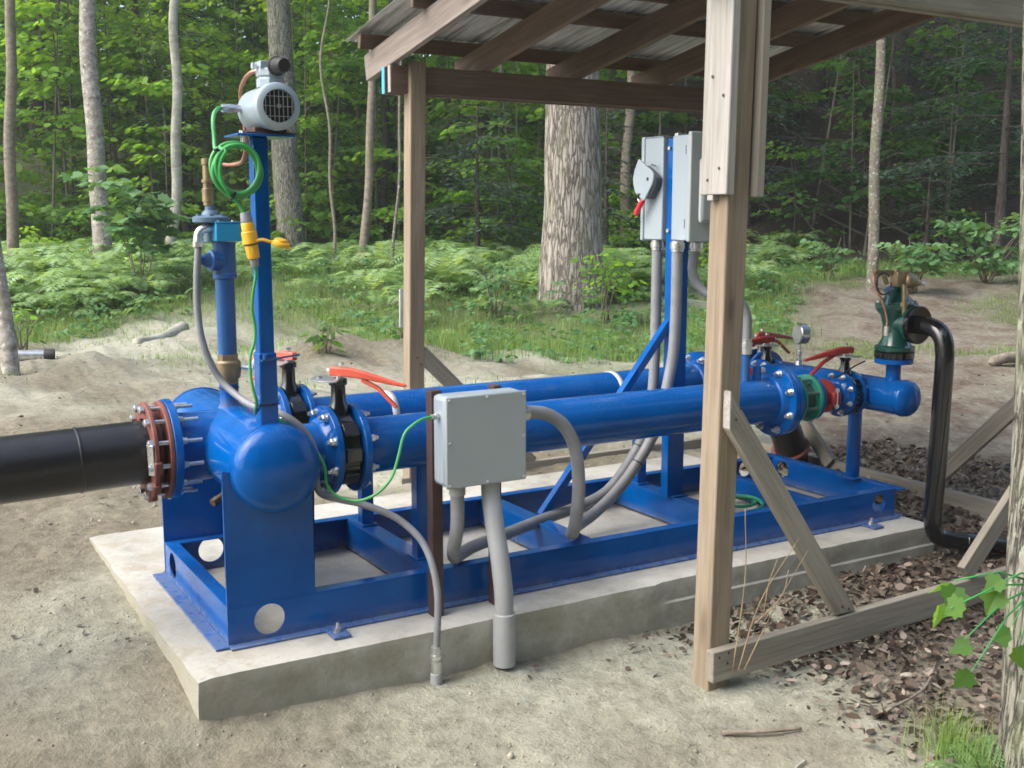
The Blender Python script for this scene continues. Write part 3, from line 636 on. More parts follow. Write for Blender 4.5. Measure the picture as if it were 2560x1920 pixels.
# electrical boxes either side of the strut
t = thing('disconnect_switch', 'tall grey switch box with leaf shaped handle cover and red lever tip', 'switch box', (2.4,.59,1.42))
obj('enclosure', MB().box(2.310,2.510,.514,.655,1.418,1.905), M['palebox'], t, bevel=.005)
obj('door', MB().box(2.304,2.516,.6555,.680,1.412,1.912), M['palebox'], t, bevel=.006)
obj('top_lip', MB().box(2.306,2.514,.512,.6555,1.9055,1.909), M['palebox'], t, bevel=.001)
leaf = [(.155,.0),(.150,.026),(.095,.052),(.04,.066),(-.01,.060),(-.05,.040),(-.085,.010),(-.078,-.010),(-.045,-.038),(.0,-.056),(.05,-.066),(.10,-.052),(.14,-.022)]
hz, hy = 1.695, .60
def leafpoly(s): return [(-(y)*s*1.05+.0, (z-.02)*s) for z, y in [(.123,.036),(.112,.020),(.060,-.066),(.045,-.077),(.028,-.078),(.0,-.070),(-.072,-.016),(-.079,-.005),(-.073,.007),(-.04,.057),(.0,.074),(.03,.077),(.07,.066),(.105,.047)]]
hm = obj('handle_base', MB().prism([(a*.80+.012,b*.80-.004) for a, b in leafpoly(1.)], (2.309,hy-.008,hz), (0,-1,0), (0,0,1), .040), M['darkgrey'], t, bevel=.004); fix_normals(hm)
hc = obj('handle_cover', MB().prism(leafpoly(1.), (2.268,hy,hz+.008), (0,-1,0), (0,0,1), .012), M['palebox'], t, bevel=.004); fix_normals(hc)
obj('cover_hole', MB().cyl((2.2562,hy-.038,hz+.012),(2.2552,hy-.038,hz+.012),.009,16), M['rubber'], hc)
tri = obj('hasp_hole', MB().prism([(-.014,.010),(.014,.010),(.0,-.012)], (2.2562,hy+.028,hz-.065), (0,-1,0), (0,0,1), .001), M['rubber'], hc); fix_normals(tri)
obj('lever_tip', MB().tube(cr([(2.265,hy+.005,hz-.085),(2.262,hy+.022,hz-.107),(2.260,hy+.042,hz-.135),(2.258,hy+.055,hz-.160)], 5), [.010]+[.0135]*12+[.012]*2+[.007], 12), M['red'], t)
obj('pin', MB().cyl((2.262,hy+.03,hz-.095),(2.262,hy+.042,hz-.082),.0045,8).cyl((2.30,hy-.045,hz+.075),(2.265,hy-.045,hz+.083),.0045,8), M['zinc'], t)
t = thing('starter_box', 'tall grey control box with a bulged front, half hidden by the wooden post', 'control box', (2.4,.37,1.42))
obj('enclosure', MB().box(2.310,2.540,.325,.443,1.418,1.905), M['palebox'], t, bevel=.005)
dr = obj('door', MB().box(2.304,2.546,.300,.3245,1.412,1.918), M['greybox'], t, bevel=.006)
obj('door_bulge', MB().box(2.345,2.515,.266,.301,1.500,1.800), M['greybox'], dr, bevel=.028)
obj('mounting_ear', MB().box(2.325,2.375,.425,.450,1.9055,1.918), M['zinc'], t, bevel=.002)
for z in (1.50, 1.84): obj('hinge_slot', MB().box(2.3085,2.3095,.342,.345,z-.025,z+.018), M['rubber'], t)
obj('mounting_bolt', MB().lathe([(0,.009),(.010,.009)], (2.327,.482,1.850), (-1,0,0), 8).lathe([(0,.009),(.010,.009)], (2.327,.482,1.462), (-1,0,0), 8), M['zinc'], t)
# pressure gauge on the outlet header
t = thing('pressure_gauge', 'round steel pressure gauge on a short stem above the outlet header', 'gauge', (3.42,.68,.71))
obj('stem', MB().lathe([(0,.026),(.03,.020),(.032,.013),(.060,.013),(.062,.018),(.085,.018),(.087,.010),(.13,.010)], (3.42,.68,.708), (0,0,1), 14), M['zinc'], t)
obj('case', MB().lathe([(0,.050),(.004,.055),(.05,.055),(.055,.050)], (3.448,.665,.888), (-1,.25,0), 40), M['zinc'], t)
obj('dial', MB().lathe([(0,.047),(.0012,.047)], Vector((3.448,.665,.888))+Vector((-1,.25,0)).normalized()*.0552, (-1,.25,0), 36), M['galv'], t)
# dark green pilot valve
t = thing('control_valve', 'dark green pressure control valve with brass pilot piping on the outlet riser', 'control valve', (3.42,.03,.825))
gx, gy = 3.42, .03
obj('lower_flange', MB().lathe([(0,.094),(.003,.098),(.032,.098),(.036,.092)], (gx,gy,.826), (0,0,1), 48), M['black'], t)
obj('valve_body', MB().lathe([(0,.094),(.004,.098),(.022,.098),(.030,.080),(.07,.062),(.13,.064),(.18,.078),(.205,.100),(.222,.104),(.236,.104),(.24,.100)], (gx,gy,.863), (0,0,1), 44), M['gdark'], t)
obj('outlet_neck', MB().lathe([(0,.058),(.085,.060),(.10,.080),(.102,.092),(.12,.092)], (gx,gy,1.003), (0,-1,0), 36), M['gdark'], t)
obj('outlet_flange', MB().lathe([(0,.09),(.003,.094),(.022,.094),(.026,.09)], (gx,gy-.122,1.003), (0,-1,0), 44), M['black'], t)
for k in range(6):
    a = k*PI/3+.25; obj('cover_bolt', MB().lathe([(0,.011),(.010,.011),(.012,.008)], (gx+.088*math.cos(a),gy+.088*math.sin(a),1.104), (0,0,1), 6), M['zinc'], t)
obj('bonnet', MB().lathe([(0,.085),(.008,.082),(.045,.045),(.075,.030),(.08,.022)], (gx,gy,1.1035), (0,0,1), 32), M['gdark'], t)
obj('pilot_spring_case', MB().lathe([(0,.024),(.008,.040),(.015,.045),(.028,.045),(.03,.040),(.075,.036),(.085,.024),(.12,.016),(.125,.010)], (3.405,-.005,1.222), (.92,-.10,-.16), 28), M['brass'], t)
obj('adjusting_screw', MB().cyl((3.52,-.018,1.202),(3.553,-.021,1.196),.009,10), M['zinc'], t)
obj('pilot_block', MB().obox((3.372,-.01,1.225),(1,0,0),(0,1,0),(0,0,1),.06,.045,.075).cyl((3.36,-.01,1.25),(3.36,-.01,1.275),.016,8), M['brass'], t, bevel=.004)
obj('pilot_pipe', MB().tube([(3.366,-.055,1.20),(3.366,-.06,1.12),(3.368,-.065,1.04),(3.37,-.07,.99)], .0125, 10).lathe([(0,.020),(.022,.020)], (3.366,-.06,1.092), (0,0,1), 6).lathe([(0,.022),(.028,.022)], (3.368,-.066,.995), (0,0,1), 4), M['brass'], t)
obj('pilot_manifold', MB().bar((3.235,.02,1.262),(3.435,-.01,1.252),.024,.024).cyl((3.285,.01,1.26),(3.305,.0,1.20),.013,8).cyl((3.40,.0,1.245),(3.44,-.01,1.240),.02,6), M['brass'], t, bevel=.003)
obj('pilot_tube', MB().tube(cr([(3.235,.015,1.262),(3.212,.0,1.235),(3.214,-.01,1.19),(3.235,-.03,1.135),(3.250,-.045,1.08),(3.262,-.05,1.03),(3.262,-.05,.995)], 6), .0055, 8), M['copper'], t)
obj('needle_valve', MB().cyl((3.262,-.05,1.0),(3.262,-.05,.955),.013,8).cyl((3.262,-.05,.978),(3.285,-.055,.978),.011,8), M['zinc'], t)
obj('loop_tube', MB().tube([Vector((3.262,-.02,1.205))+Vector((math.cos(a),.1*math.sin(a),math.sin(a)))*.052 for a in np.linspace(.7, 2*PI+.1, 40)], .0040, 8), M['rubber'], t)
obj('strainer', MB().cyl((3.292,-.01,1.165),(3.325,-.015,1.180),.017,10).cyl((3.315,.0,1.10),(3.325,-.01,1.17),.010,8), M['slate'], t)
obj('signal_tube', MB().tube(cr([(3.29,.10,.81),(3.22,.10,.79),(3.15,.11,.755),(3.10,.12,.735)], 5), .004, 8), M['rubber'], t)
# black relief pipe from its side to the ground
t = thing('relief_pipe', 'glossy black bent pipe from the green valve down to the leaf litter', 'pipe', (3.41,-.26,0))
rp = cr([(3.42,-.118,1.003),(3.42,-.17,1.003),(3.419,-.225,.985),(3.417,-.262,.94),(3.416,-.275,.87)], 8)+cr([(3.416,-.275,.80),(3.412,-.272,.45),(3.409,-.268,.12)], 5)+cr([(3.409,-.268,.09),(3.412,-.272,.025),(3.435,-.285,-.025),(3.49,-.312,-.045),(3.56,-.345,-.055),(3.66,-.39,-.075),(3.80,-.455,-.11),(3.95,-.52,-.17)], 7)
obj('pipe_body', MB().tube(rp, .0445, 32), M['black'], t)
obj('fusion_bead', MB().lathe([(-.004,.0446),(-.002,.047),(.002,.047),(.004,.0446)], (3.558,-.344,-.0548), (.12,-.052,-.02), 28, False, False), M['black'], t)
# buried discharge pipe behind the skid
t = thing('discharge_pipe', 'fat black pipe with rusty ring going into the ground behind the blue skid', 'pipe', (3.9,1.2,.1))
obj('pipe_body', MB().tube(cr([(3.42,1.03,.63),(3.45,1.13,.60),(3.58,1.21,.48),(3.74,1.25,.36),(3.90,1.27,.22),(4.0,1.30,.06),(4.06,1.33,-.10),(4.1,1.35,-.3)], 7), .100, 32), M['hdpe'], t)
obj('backing_ring', MB().lathe([(0,.101),(.0,.122),(.016,.122),(.016,.101)], (3.99,1.297,.075), (.1,.03,-.16), 36, False, False), M['oxide'], t)
# hose lying inside the frame
t = obj('garden_hose', MB().tube(cr([(2.62,.42,.018),(2.72,.55,.02),(2.86,.66,.025),(2.99,.63,.03),(2.985,.52,.025),(2.87,.50,.022),(2.78,.60,.03),(2.88,.70,.03),(2.985,.56,.045),(2.95,.43,.03),(2.80,.40,.02),(2.66,.36,.018),(2.53,.30,.018),(2.50,.22,.018)], 8), .0095, 10), M['hose'], None, (2.8,.5,0))
tag(t, 'loose green garden hose lying in the right end of the blue frame', 'hose')
# ================================================================ open shelter
SH = thing('open_shelter', 'open timber pole shelter with a corrugated metal lean to roof over the skid', 'shelter', (2.9,.65,-.2))
SL = .168
def rz(y): return 2.366+SL*(2.04-y)          # underside of the rafters
PW, GWd, RW, SW = M['post'], M['grey_wood'], M['rafter'], M['scab']
# posts: front pair tall, back pair short
board('post', (1.652,-.672,-.42), (1.700,-.668,2.33), .098, .096, PW, SH, (0,1,0), .005, 'front post of fresh tan pine')
board('post', (4.155,-.672,-.42), (4.155,-.668,2.33), .098, .096, PW, SH, (0,1,0), .005)
board('post', (1.690,2.045,-.35), (1.744,2.045,2.384), .096, .090, PW, SH, (0,1,0), .005)
board('post', (4.155,2.045,-.35), (4.155,2.045,2.384), .096, .090, PW, SH, (0,1,0), .005)
for dx in (0, 2.458):                       # boards scabbed to the sides of the front posts
    board('scab_board', (1.625+dx,-.672,1.607), (1.640+dx,-.670,2.86), .036, .142, SW, SH, (0,1,0), .004, 'pale rough board nailed to the side of the front post')
    board('scab_board', (1.768+dx,-.676,1.600), (1.785+dx,-.672,2.86), .036, .130, GWd, SH, (0,1,0), .004)
board('nailer_block', (1.622,-.655,1.588), (1.622,-.655,1.606), .030, .03, SW, SH, (0,1,0), .001)
# beams
board('beam', (1.50,-.707,2.332+.145), (4.45,-.707,2.332+.145), .036, .29, GWd, SH)
board('beam', (1.50,-.640,2.332+.145), (4.45,-.640,2.332+.145), .036, .29, GWd, SH)
board('top_plate', (1.50,-.672,2.70), (4.45,-.672,2.70), .10, .14, GWd, SH)
board('beam', (1.588,2.052,2.287), (4.30,2.052,2.287), .037, .150, RW, SH, label='dark beam with a pale cut end')
board('beam', (1.578,2.112,2.282), (4.30,2.112,2.282), .037, .150, RW, SH, label='outer beam with a sky blue painted end')
obj('painted_end', MB().box(1.5755,1.5775,2.095,2.129,2.210,2.354), M['bluetip'], SH)
obj('cut_end', MB().box(1.5855,1.5875,2.035,2.069,2.214,2.360), SW, SH)
# rafters, purlins, sheet
for x in (1.61, 2.20, 2.86, 3.53, 4.20):
    ya, yb = 2.40, -1.02
    board('rafter', (x,ya,rz(ya)+.075), (x,yb,rz(yb)+.075), .037, .148, RW if x > 1.7 else M['endrafter'], SH, label=None if x > 1.7 else 'end rafter, weathered grey')
for y in (2.30, 1.60, 1.17, .62, .05, -.48, -.95):
    z = rz(y)+.151+.043
    board('purlin', (1.515,y,z), (4.52,y,z), .037, .086, RW, SH, (0,-SL,1))
n = 300; vs = []; fs = []
for i in range(n+1):
    x = 1.495+3.05*i/n; ph = (x*13.4) % 1.; c = .010*math.exp(-((ph-.5)/.10)**2)+.005*math.exp(-((ph-.88)/.05)**2)+.005*math.exp(-((ph-.12)/.05)**2)
    for y in (2.47, -1.12):
        zz = rz(y)+.151+.090+c; vs += [(x,y,zz)]
for i in range(n): fs.append((2*i,2*i+2,2*i+3,2*i+1))
m, tt, b, o_ = nt('weathered_galvanised_sheet'); v = coords(tt, (9,.5,1)); f = noise(tt, v, 3., 5, .65)
setc(tt, b, ramp(tt, f, [(.34,(.17,.155,.145)),(.46,(.42,.42,.42)),(.60,(.68,.68,.69)),(.72,(.33,.29,.26))])); b.inputs['Metallic'].default_value = .15; b.inputs['Roughness'].default_value = .5
M['sheet'] = m
obj('roof_sheet', MB().add(vs, fs), m, SH, solid=.0012, ang=60)
# nail heads
for x, y, z, ax in ((1.668,-.7615,.80,(0,-1,0)),(1.690,-.7615,.84,(0,-1,0)),(2.262,-.7615,-.02,(0,-1,0)),(2.300,-.7615,-.035,(0,-1,0)),(1.6065,-.70,1.70,(-1,0,0)),(1.6065,-.64,1.66,(-1,0,0)),(1.6085,-.71,1.95,(-1,0,0)),(1.6085,-.65,2.02,(-1,0,0)),(1.62,-.763,-.10,(0,-1,0)),(1.66,-.763,-.13,(0,-1,0)),(1.665,-.763,-.09,(0,-1,0)),(1.712,1.9985,.72,(0,-1,0)),(1.735,1.9985,.68,(0,-1,0))):
    obj('nail', MB().lathe([(0,.0055),(.0012,.0055),(.002,.003)], (x,y,z), ax, 10), M['rustpost'], SH)
# sills and braces
board('sill', (1.592,-.742,-.137), (4.36,-.742,-.075), .040, .122, GWd, SH, label='long grey ground sill in front of the leaf litter')
board('sill', (1.60,2.02,-.024), (4.30,2.02,-.020), .040, .080, GWd, SH)
board('sill', (4.185,-.60,-.062), (4.185,2.30,-.062), .040, .128, GWd, SH)
def brace_cut(poly, y0, th, mat, label):      # brace with plumb and level end cuts; local X runs along it
    p0 = Vector((poly[0][0], y0, poly[0][1])); ax = (Vector((poly[1][0], y0, poly[1][1]))-p0).normalized(); ay = Vector((0,1,0)); az = ax.cross(ay)
    L = [((Vector((x,y0,z))-p0).dot(ax), (Vector((x,y0,z))-p0).dot(az)) for x, z in poly]
    o = bpy.data.objects.new('brace', mesh_from('brace', MB().add([(x,0,z) for x, z in L]+[(x,th,z) for x, z in L], [(0,1,2,3),(7,6,5,4),(4,5,1,0),(5,6,2,1),(6,7,3,2),(7,4,0,3)]), mat)); COL.objects.link(o)
    Mx = Matrix((ax, ay, az)).transposed().to_4x4(); Mx.translation = p0; o.parent = SH; o.matrix_basis = Matrix.Translation(-ORG[SH.name]) @ Mx
    fix_normals(o); m_ = o.modifiers.new('edges', 'BEVEL'); m_.width = .003; m_.segments = 2; o['label'] = label; ORG[o.name] = ORG[SH.name]
brace_cut([(1.642,.762),(2.233,-.052),(2.343,-.048),(1.642,.908)], -.760, .038, GWd, 'short brace with a pale vertical cut end')
obj('cut_end', MB().box(1.6395,1.6412,-.759,-.723,.768,.902), SW, SH)
board('brace', (4.155,-.752,1.12), (3.02,-.752,-.010), .037, .088, GWd, SH, (1,0,-.7), label='right hand brace rising towards the near tree')
board('brace', (4.150,-.62,1.02), (4.150,.34,.02), .037, .088, GWd, SH, (0,1,.7))
board('brace', (1.745,2.02,.745), (2.50,2.02,.005), .037, .088, GWd, SH, (1,0,.7))
board('brace', (4.120,2.02,.745), (3.36,2.02,.005), .037, .088, GWd, SH, (1,0,-.7))
board('brace', (4.150,2.00,.80), (4.150,1.10,-.01), .037, .088, GWd, SH, (0,-1,.7))
tag(bpy.data.objects['open_shelter'], None)

# ================================================================ ground
def uv_(x, y): return (x+1.05)*.5076+(y+3.7675)*.8616, (x+1.05)*.8616-(y+3.7675)*.5076
def edge_u(v):                                # where the bare sand gives way to plants
    return np.interp(v, [-12,-7,-4.2,-2.6,-1.4,-.3,1.2,2.5,3.4,4.6,6,9], [9.5,11,15.8,15,12.6,11.7,11.6,12.2,13.6,17.8,19.0,19.5])
def hgt(x, y, fine=True):
    x = np.asarray(x, float); y = np.asarray(y, float); u, v = uv_(x, y)
    z = np.clip(-.195+.085*(y+.25), -.33, -.02)
    z = z+np.clip(.035*(x-1.9), 0, .12)*sm(2.2, -.2, y)*(1-sm(-.02,.0,z))
    z = z+.02*sm(2, 5, y)
    lft = np.exp(-np.maximum(-.17-x, 0)/.9)*sm(.6,-.17,x); z = z+lft*np.interp(y, [-1.2,-.35,-.15,.25,.8,1.7,2.2], [0,0,.045,.085,.055,.0,0])
    z = z-.045*np.exp(-((x-1.95)/.28)**2-((y+.32)/.16)**2)
    z = z+.52*sm(13.2, 18.5, u)
    u0 = 22.3+1.2*vn(v*.25, 3, 5)-np.clip(v-3, 0, 5)*.15
    hl = .66*(np.sqrt((np.maximum(u-u0,0))**2+1.2)-1.095); cap_ = (.9+.135*np.maximum(u-10,0))*sm(5,1,v)+24*sm(1,5,v)
    z = z+np.where(u > u0, -np.logaddexp(-hl*1.2, -cap_*1.2)/1.2*(hl > .02), 0)
    far = sm(5, 9, u)
    z = z+fbm(x*.45, y*.45, 1, 3)*.10*far+fbm(x*.16, y*.16, 9, 3)*.5*sm(21, 27, u)
    for mx_, my_, a, r in ((.95,7.8,.13,.6),(3.3,7.6,.20,.7),(3.9,7.0,.12,.5),(.1,6.3,.05,.7),(1.9,9.4,.07,.8)):
        z = z+a*np.exp(-((x-mx_)**2+(y-my_)**2)/r**2)*(1+.5*fbm(x*3, y*3, 4, 3))
    z = z+fbm(x*2.3, y*2.3, 14, 4)*.085*sm(6.5,10,u)*(1-sm(20,22,u))
    if fine:
        k = sm(-.32,-.05, np.maximum(np.maximum(-.17-x, x-3.52), np.maximum(-.2-y, y-1.76)))   # calm next to the slab
        z = z+fbm(x*1.6, y*1.6, 2, 3)*.035*(.35+.65*k)+fbm(x*6, y*6, 3, 4)*.017+fbm(x*19, y*19, 6, 2)*.0075
    return z
def axis_pts(lo, hi, dense0, dense1, d):
    a = list(np.arange(dense0, dense1+d/2, d)); s = d
    while a[-1] < hi: s = min(s*1.07, 4.); a.append(a[-1]+s)
    s = d; b_ = [a[0]]
    while b_[0] > lo: s = min(s*1.07, 4.); b_.insert(0, b_[0]-s)
    return np.array(b_[:-1]+a)
gxs = axis_pts(-75, 85, -2.2, 4.6, .022); gys = axis_pts(-70, 85, -2.0, 2.6, .024)
X, Y = np.meshgrid(gxs, gys); Z = hgt(X, Y)
nx, ny = len(gxs), len(gys)
me = bpy.data.meshes.new('ground'); nv = nx*ny
me.vertices.add(nv); me.vertices.foreach_set('co', np.stack([X, Y, Z], -1).ravel().astype(np.float32))
ii, jj = np.meshgrid(np.arange(nx-1), np.arange(ny-1)); a = (jj*nx+ii).ravel(); q = np.stack([a, a+1, a+nx+1, a+nx], -1)
me.loops.add(q.size); me.loops.foreach_set('vertex_index', q.ravel().astype(np.int32)); me.polygons.add(len(q))
me.polygons.foreach_set('loop_start', np.arange(0, q.size, 4, dtype=np.int32)); me.polygons.foreach_set('loop_total', np.full(len(q), 4, np.int32))
me.polygons.foreach_set('use_smooth', np.ones(len(q), bool)); me.update(calc_edges=True)
U, V = uv_(X, Y)
litter = np.clip(sm(1.35, 2.3, X+.5*fbm(X*1.2, Y*1.2, 21, 3))*sm(.6,-.2,Y-(X-3.2)*1.2)*sm(-2.3,-1.15,Y+.4*fbm(X*2,Y*2,22,3)), 0, 1)
litter = np.maximum(litter, .6*sm(3.55, 3.9, X)*sm(2.2, .6, Y)*sm(-3,-1.5,Y)*sm(7.5,5,X))
grass = sm(-1.3, 1.3, U-edge_u(V)+2.6*fbm(X*.8, Y*.8, 31, 4))*(1-sm(22, 23.5, U))
patch = sm(.12, .34, fbm(X*.8, Y*.8, 37, 4)-.0)*sm(9, 12, U)*sm(1.5, 4, V)*.8
grass = np.maximum(grass, patch); grass = np.maximum(grass, .95*sm(20,23,U)*sm(4,1.2,V+fbm(X*.4,Y*.4,33,3)*2))
wood = sm(21.2, 23, U+1.2*fbm(X*.5, Y*.5, 41, 3))*sm(1.0, 4., V+fbm(X*.4,Y*.4,33,3)*2)
sand_tone = sm(-.15, .35, fbm(X*.55+3, Y*.55, 51, 4)+.55*sm(.6,-.6,X)*sm(-.25,-.8,Y)*sm(-2.1,-1.2,Y)-.12)*(1-.75*sm(7,11,U)*sm(0,2,V))  # damp patches in the sand
sand_tone = sand_tone-.95*sm(5.5,9,U)*sm(.0,2.0,V)*(.8+.8*np.clip(fbm(X*.9,Y*.9,57,3)+.4,0,1))  # pale dry sand at far right, brightened in colour against the shade there
sand_tone = np.maximum(sand_tone, .8*sm(.10,.0, np.maximum(np.maximum(-.17-X, X-3.52), -.2-Y))*sm(.2,-.3,Y))  # darker band along the slab edges
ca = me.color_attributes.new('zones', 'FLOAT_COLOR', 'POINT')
ca.data.foreach_set('color', np.stack([litter, grass, wood, sand_tone], -1).ravel().astype(np.float32))
gr_ = bpy.data.objects.new('ground', me); COL.objects.link(gr_); tag(gr_, 'sandy bare ground around the concrete slab, wooded hillside beyond', 'ground', kind='structure')
m, tt, b, o_ = nt('sandy_soil'); v = coords(tt)
at = tt.nodes.new('ShaderNodeAttribute'); at.attribute_name = 'zones'; sp = tt.nodes.new('ShaderNodeSeparateColor'); tt.links.new(at.outputs['Color'], sp.inputs[0])
n1 = noise(tt, v, 2.2, 6, .65); n2 = noise(tt, v, 16, 6, .7); n3 = noise(tt, v, 70, 4, .7)
sand = ramp(tt, math_(tt, 'MULTIPLY_ADD', n2, .55, math_(tt, 'MULTIPLY', n1, .45)), [(.34,(.195,.192,.142)),(.47,(.325,.326,.252)),(.62,(.415,.416,.332))])
sand = mix(tt, ramp(tt, n3, [(.30,g(.7)),(.46,g(0.))]), sand, (.17,.145,.105))
grit = ramp(tt, noise(tt, v, 34, 6, .8), [(.345,g(.6)),(.40,g(0.))]); sand = mix(tt, grit, sand, (.125,.105,.075))
light = ramp(tt, noise(tt, v, 52, 5, .8), [(.60,g(0.)),(.66,g(.6))]); sand = mix(tt, light, sand, (.56,.54,.46))
mossy = ramp(tt, noise(tt, v, 5, 5, .7), [(.55,g(0.)),(.72,g(.35))]); sand = mix(tt, mossy, sand, (.20,.215,.125))
sand = mix(tt, math_(tt, 'MAXIMUM', math_(tt, 'MULTIPLY', at.outputs['Alpha'], .92), 0.), sand, ramp(tt, n2, [(.3,(.105,.088,.062)),(.65,(.205,.178,.125))]))
hum = ramp(tt, n2, [(.3,(.06,.043,.032)),(.55,(.135,.100,.075)),(.72,(.23,.19,.15))])
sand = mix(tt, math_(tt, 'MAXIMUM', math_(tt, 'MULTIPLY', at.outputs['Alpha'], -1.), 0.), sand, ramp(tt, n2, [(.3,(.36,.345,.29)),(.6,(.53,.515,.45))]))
c = mix(tt, math_(tt, 'MULTIPLY', sp.outputs[0], ramp(tt, n1, [(.3,g(.35)),(.6,g(.95))])), sand, hum)
gsoil = ramp(tt, n2, [(.3,(.05,.065,.022)),(.6,(.11,.14,.05)),(.75,(.22,.21,.13))])
c = mix(tt, math_(tt, 'MULTIPLY', sp.outputs[1], .8), c, gsoil)
c = mix(tt, sp.outputs[2], c, ramp(tt, n2, [(.3,(.022,.019,.014)),(.55,(.050,.041,.031)),(.72,(.10,.084,.066))]))
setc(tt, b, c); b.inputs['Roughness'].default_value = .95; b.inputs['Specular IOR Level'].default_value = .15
h = math_(tt, 'ADD', math_(tt, 'MULTIPLY', n2, 1.), math_(tt, 'MULTIPLY', n3, .4)); bump(tt, b, h, .7, .03)
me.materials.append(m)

# ================================================================ concrete pad
bm = bmesh.new()
def padblock(x0, x1, y0, y1, z0, z1, d):
    xs = np.linspace(x0, x1, max(2, int((x1-x0)/d)+1)); ys = np.linspace(y0, y1, max(2, int((y1-y0)/d)+1)); zs = np.array([-.40,-.32,-.25,-.19,-.14,-.102,-.094,-.06,-.03,.0])
    def sheet(A, Bv, f):
        vv = [[bm.verts.new(f(a, b_)) for b_ in Bv] for a in A]
        for i in range(len(A)-1):
            for j in range(len(Bv)-1): bm.faces.new((vv[i][j], vv[i+1][j], vv[i+1][j+1], vv[i][j+1]))
    sheet(xs, ys, lambda a, b_: (a,b_,z1)); sheet(xs, zs, lambda a, b_: (a,y0,b_)); sheet(zs, xs, lambda a, b_: (b_,y1,a)); sheet(zs, ys, lambda a, b_: (x0,b_,a)); sheet(ys, zs, lambda a, b_: (x1,a,b_))
padblock(-.172, 3.522, -.203, 1.762, -.40, .0, .05)
bmesh.ops.remove_doubles(bm, verts=bm.verts, dist=.0005)
for vtx in bm.verts:
    p = vtx.co; e = fbm(p.x*5+p.z*7, p.y*5, 61, 3)*.010; e2 = fbm(p.x*16, p.y*16+p.z*16, 63, 2)*.006
    top = p.z > -.001
    if abs(p.y+.203) < .002:
        p.y += float(e)*.6+((.007 if p.z < -.098 else .015) if p.x > 1.80 else 0)
        if top: p.z += -.004-abs(float(e2)); p.y += .004
    if abs(p.x+.172) < .002:
        p.x += float(fbm(p.y*7, p.z*3, 65, 3))*.012
        if top: p.z += -.006-abs(float(e2))*1.5
    if abs(p.x-3.522) < .002 or abs(p.y-1.762) < .002:
        if top: p.z += -.004
    if top: p.z += float(fbm(p.x*1.2, p.y*1.2, 66, 2))*.002-.0015
bmesh.ops.recalc_face_normals(bm, faces=bm.faces)
me = bpy.data.meshes.new('concrete_pad'); bm.to_mesh(me); bm.free(); me.shade_smooth(); me.set_sharp_from_angle(angle=R(40))
pad = bpy.data.objects.new('concrete_pad', me); COL.objects.link(pad); tag(pad, 'long low grey concrete slab under the blue skid', 'concrete slab', kind='structure')
m, tt, b, o_ = nt('concrete'); v = coords(tt); n1 = noise(tt, v, 1.7, 6, .65); n2 = noise(tt, v, 30, 5, .7); n3 = noise(tt, v, 6, 5, .7)
c = ramp(tt, math_(tt, 'MULTIPLY_ADD', n1, .55, math_(tt, 'MULTIPLY', n3, .45)), [(.36,(.25,.24,.195)),(.48,(.37,.36,.315)),(.62,(.47,.46,.415))])
c = mix(tt, ramp(tt, n2, [(.30,g(.55)),(.42,g(0.))]), c, (.22,.205,.165))
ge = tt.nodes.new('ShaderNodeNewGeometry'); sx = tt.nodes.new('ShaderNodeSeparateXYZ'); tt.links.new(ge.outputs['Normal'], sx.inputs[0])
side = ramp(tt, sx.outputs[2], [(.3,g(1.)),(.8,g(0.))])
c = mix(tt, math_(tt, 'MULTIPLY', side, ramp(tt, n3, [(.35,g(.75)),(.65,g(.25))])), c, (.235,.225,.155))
px = tt.nodes.new('ShaderNodeSeparateXYZ'); tt.links.new(v, px.inputs[0])
wet = math_(tt, 'MULTIPLY', ramp(tt, px.outputs[2], [(.0,g(1.)),(.001,g(1.))]), 0.)
# sand tracked over the left end of the slab
lf = math_(tt, 'MULTIPLY', ramp(tt, px.outputs[0], [(.0,g(1.)),(.25,g(0.))]), ramp(tt, n3, [(.46,g(0.)),(.6,g(.75))])); c = mix(tt, lf, c, (.27,.24,.175))
setc(tt, b, c); b.inputs['Roughness'].default_value = .88
bump(tt, b, math_(tt, 'MULTIPLY_ADD', n3, .5, n2), .5, .006)
me.materials.append(m)
# ================================================================ plants
def quads_obj(name, co, rnd, mat, nper=4, extra=None):
    """co (N,nper,3): one mesh of N leaf faces with a per-face 'rnd' value"""
    N = len(co); me = bpy.data.meshes.new(name); me.vertices.add(N*nper); me.vertices.foreach_set('co', co.reshape(-1).astype(np.float32))
    me.loops.add(N*nper); me.loops.foreach_set('vertex_index', np.arange(N*nper, dtype=np.int32)); me.polygons.add(N)
    me.polygons.foreach_set('loop_start', np.arange(0, N*nper, nper, dtype=np.int32)); me.polygons.foreach_set('loop_total', np.full(N, nper, np.int32))
    me.update(calc_edges=True)
    at = me.attributes.new('rnd', 'FLOAT', 'FACE'); at.data.foreach_set('value', np.asarray(rnd, np.float32))
    if mat: me.materials.append(mat)
    o = bpy.data.objects.new(name, me); COL.objects.link(o); ORG[o.name] = Vector((0,0,0)); return o
def unit(a): return a/np.maximum(np.linalg.norm(a, axis=-1, keepdims=True), 1e-9)
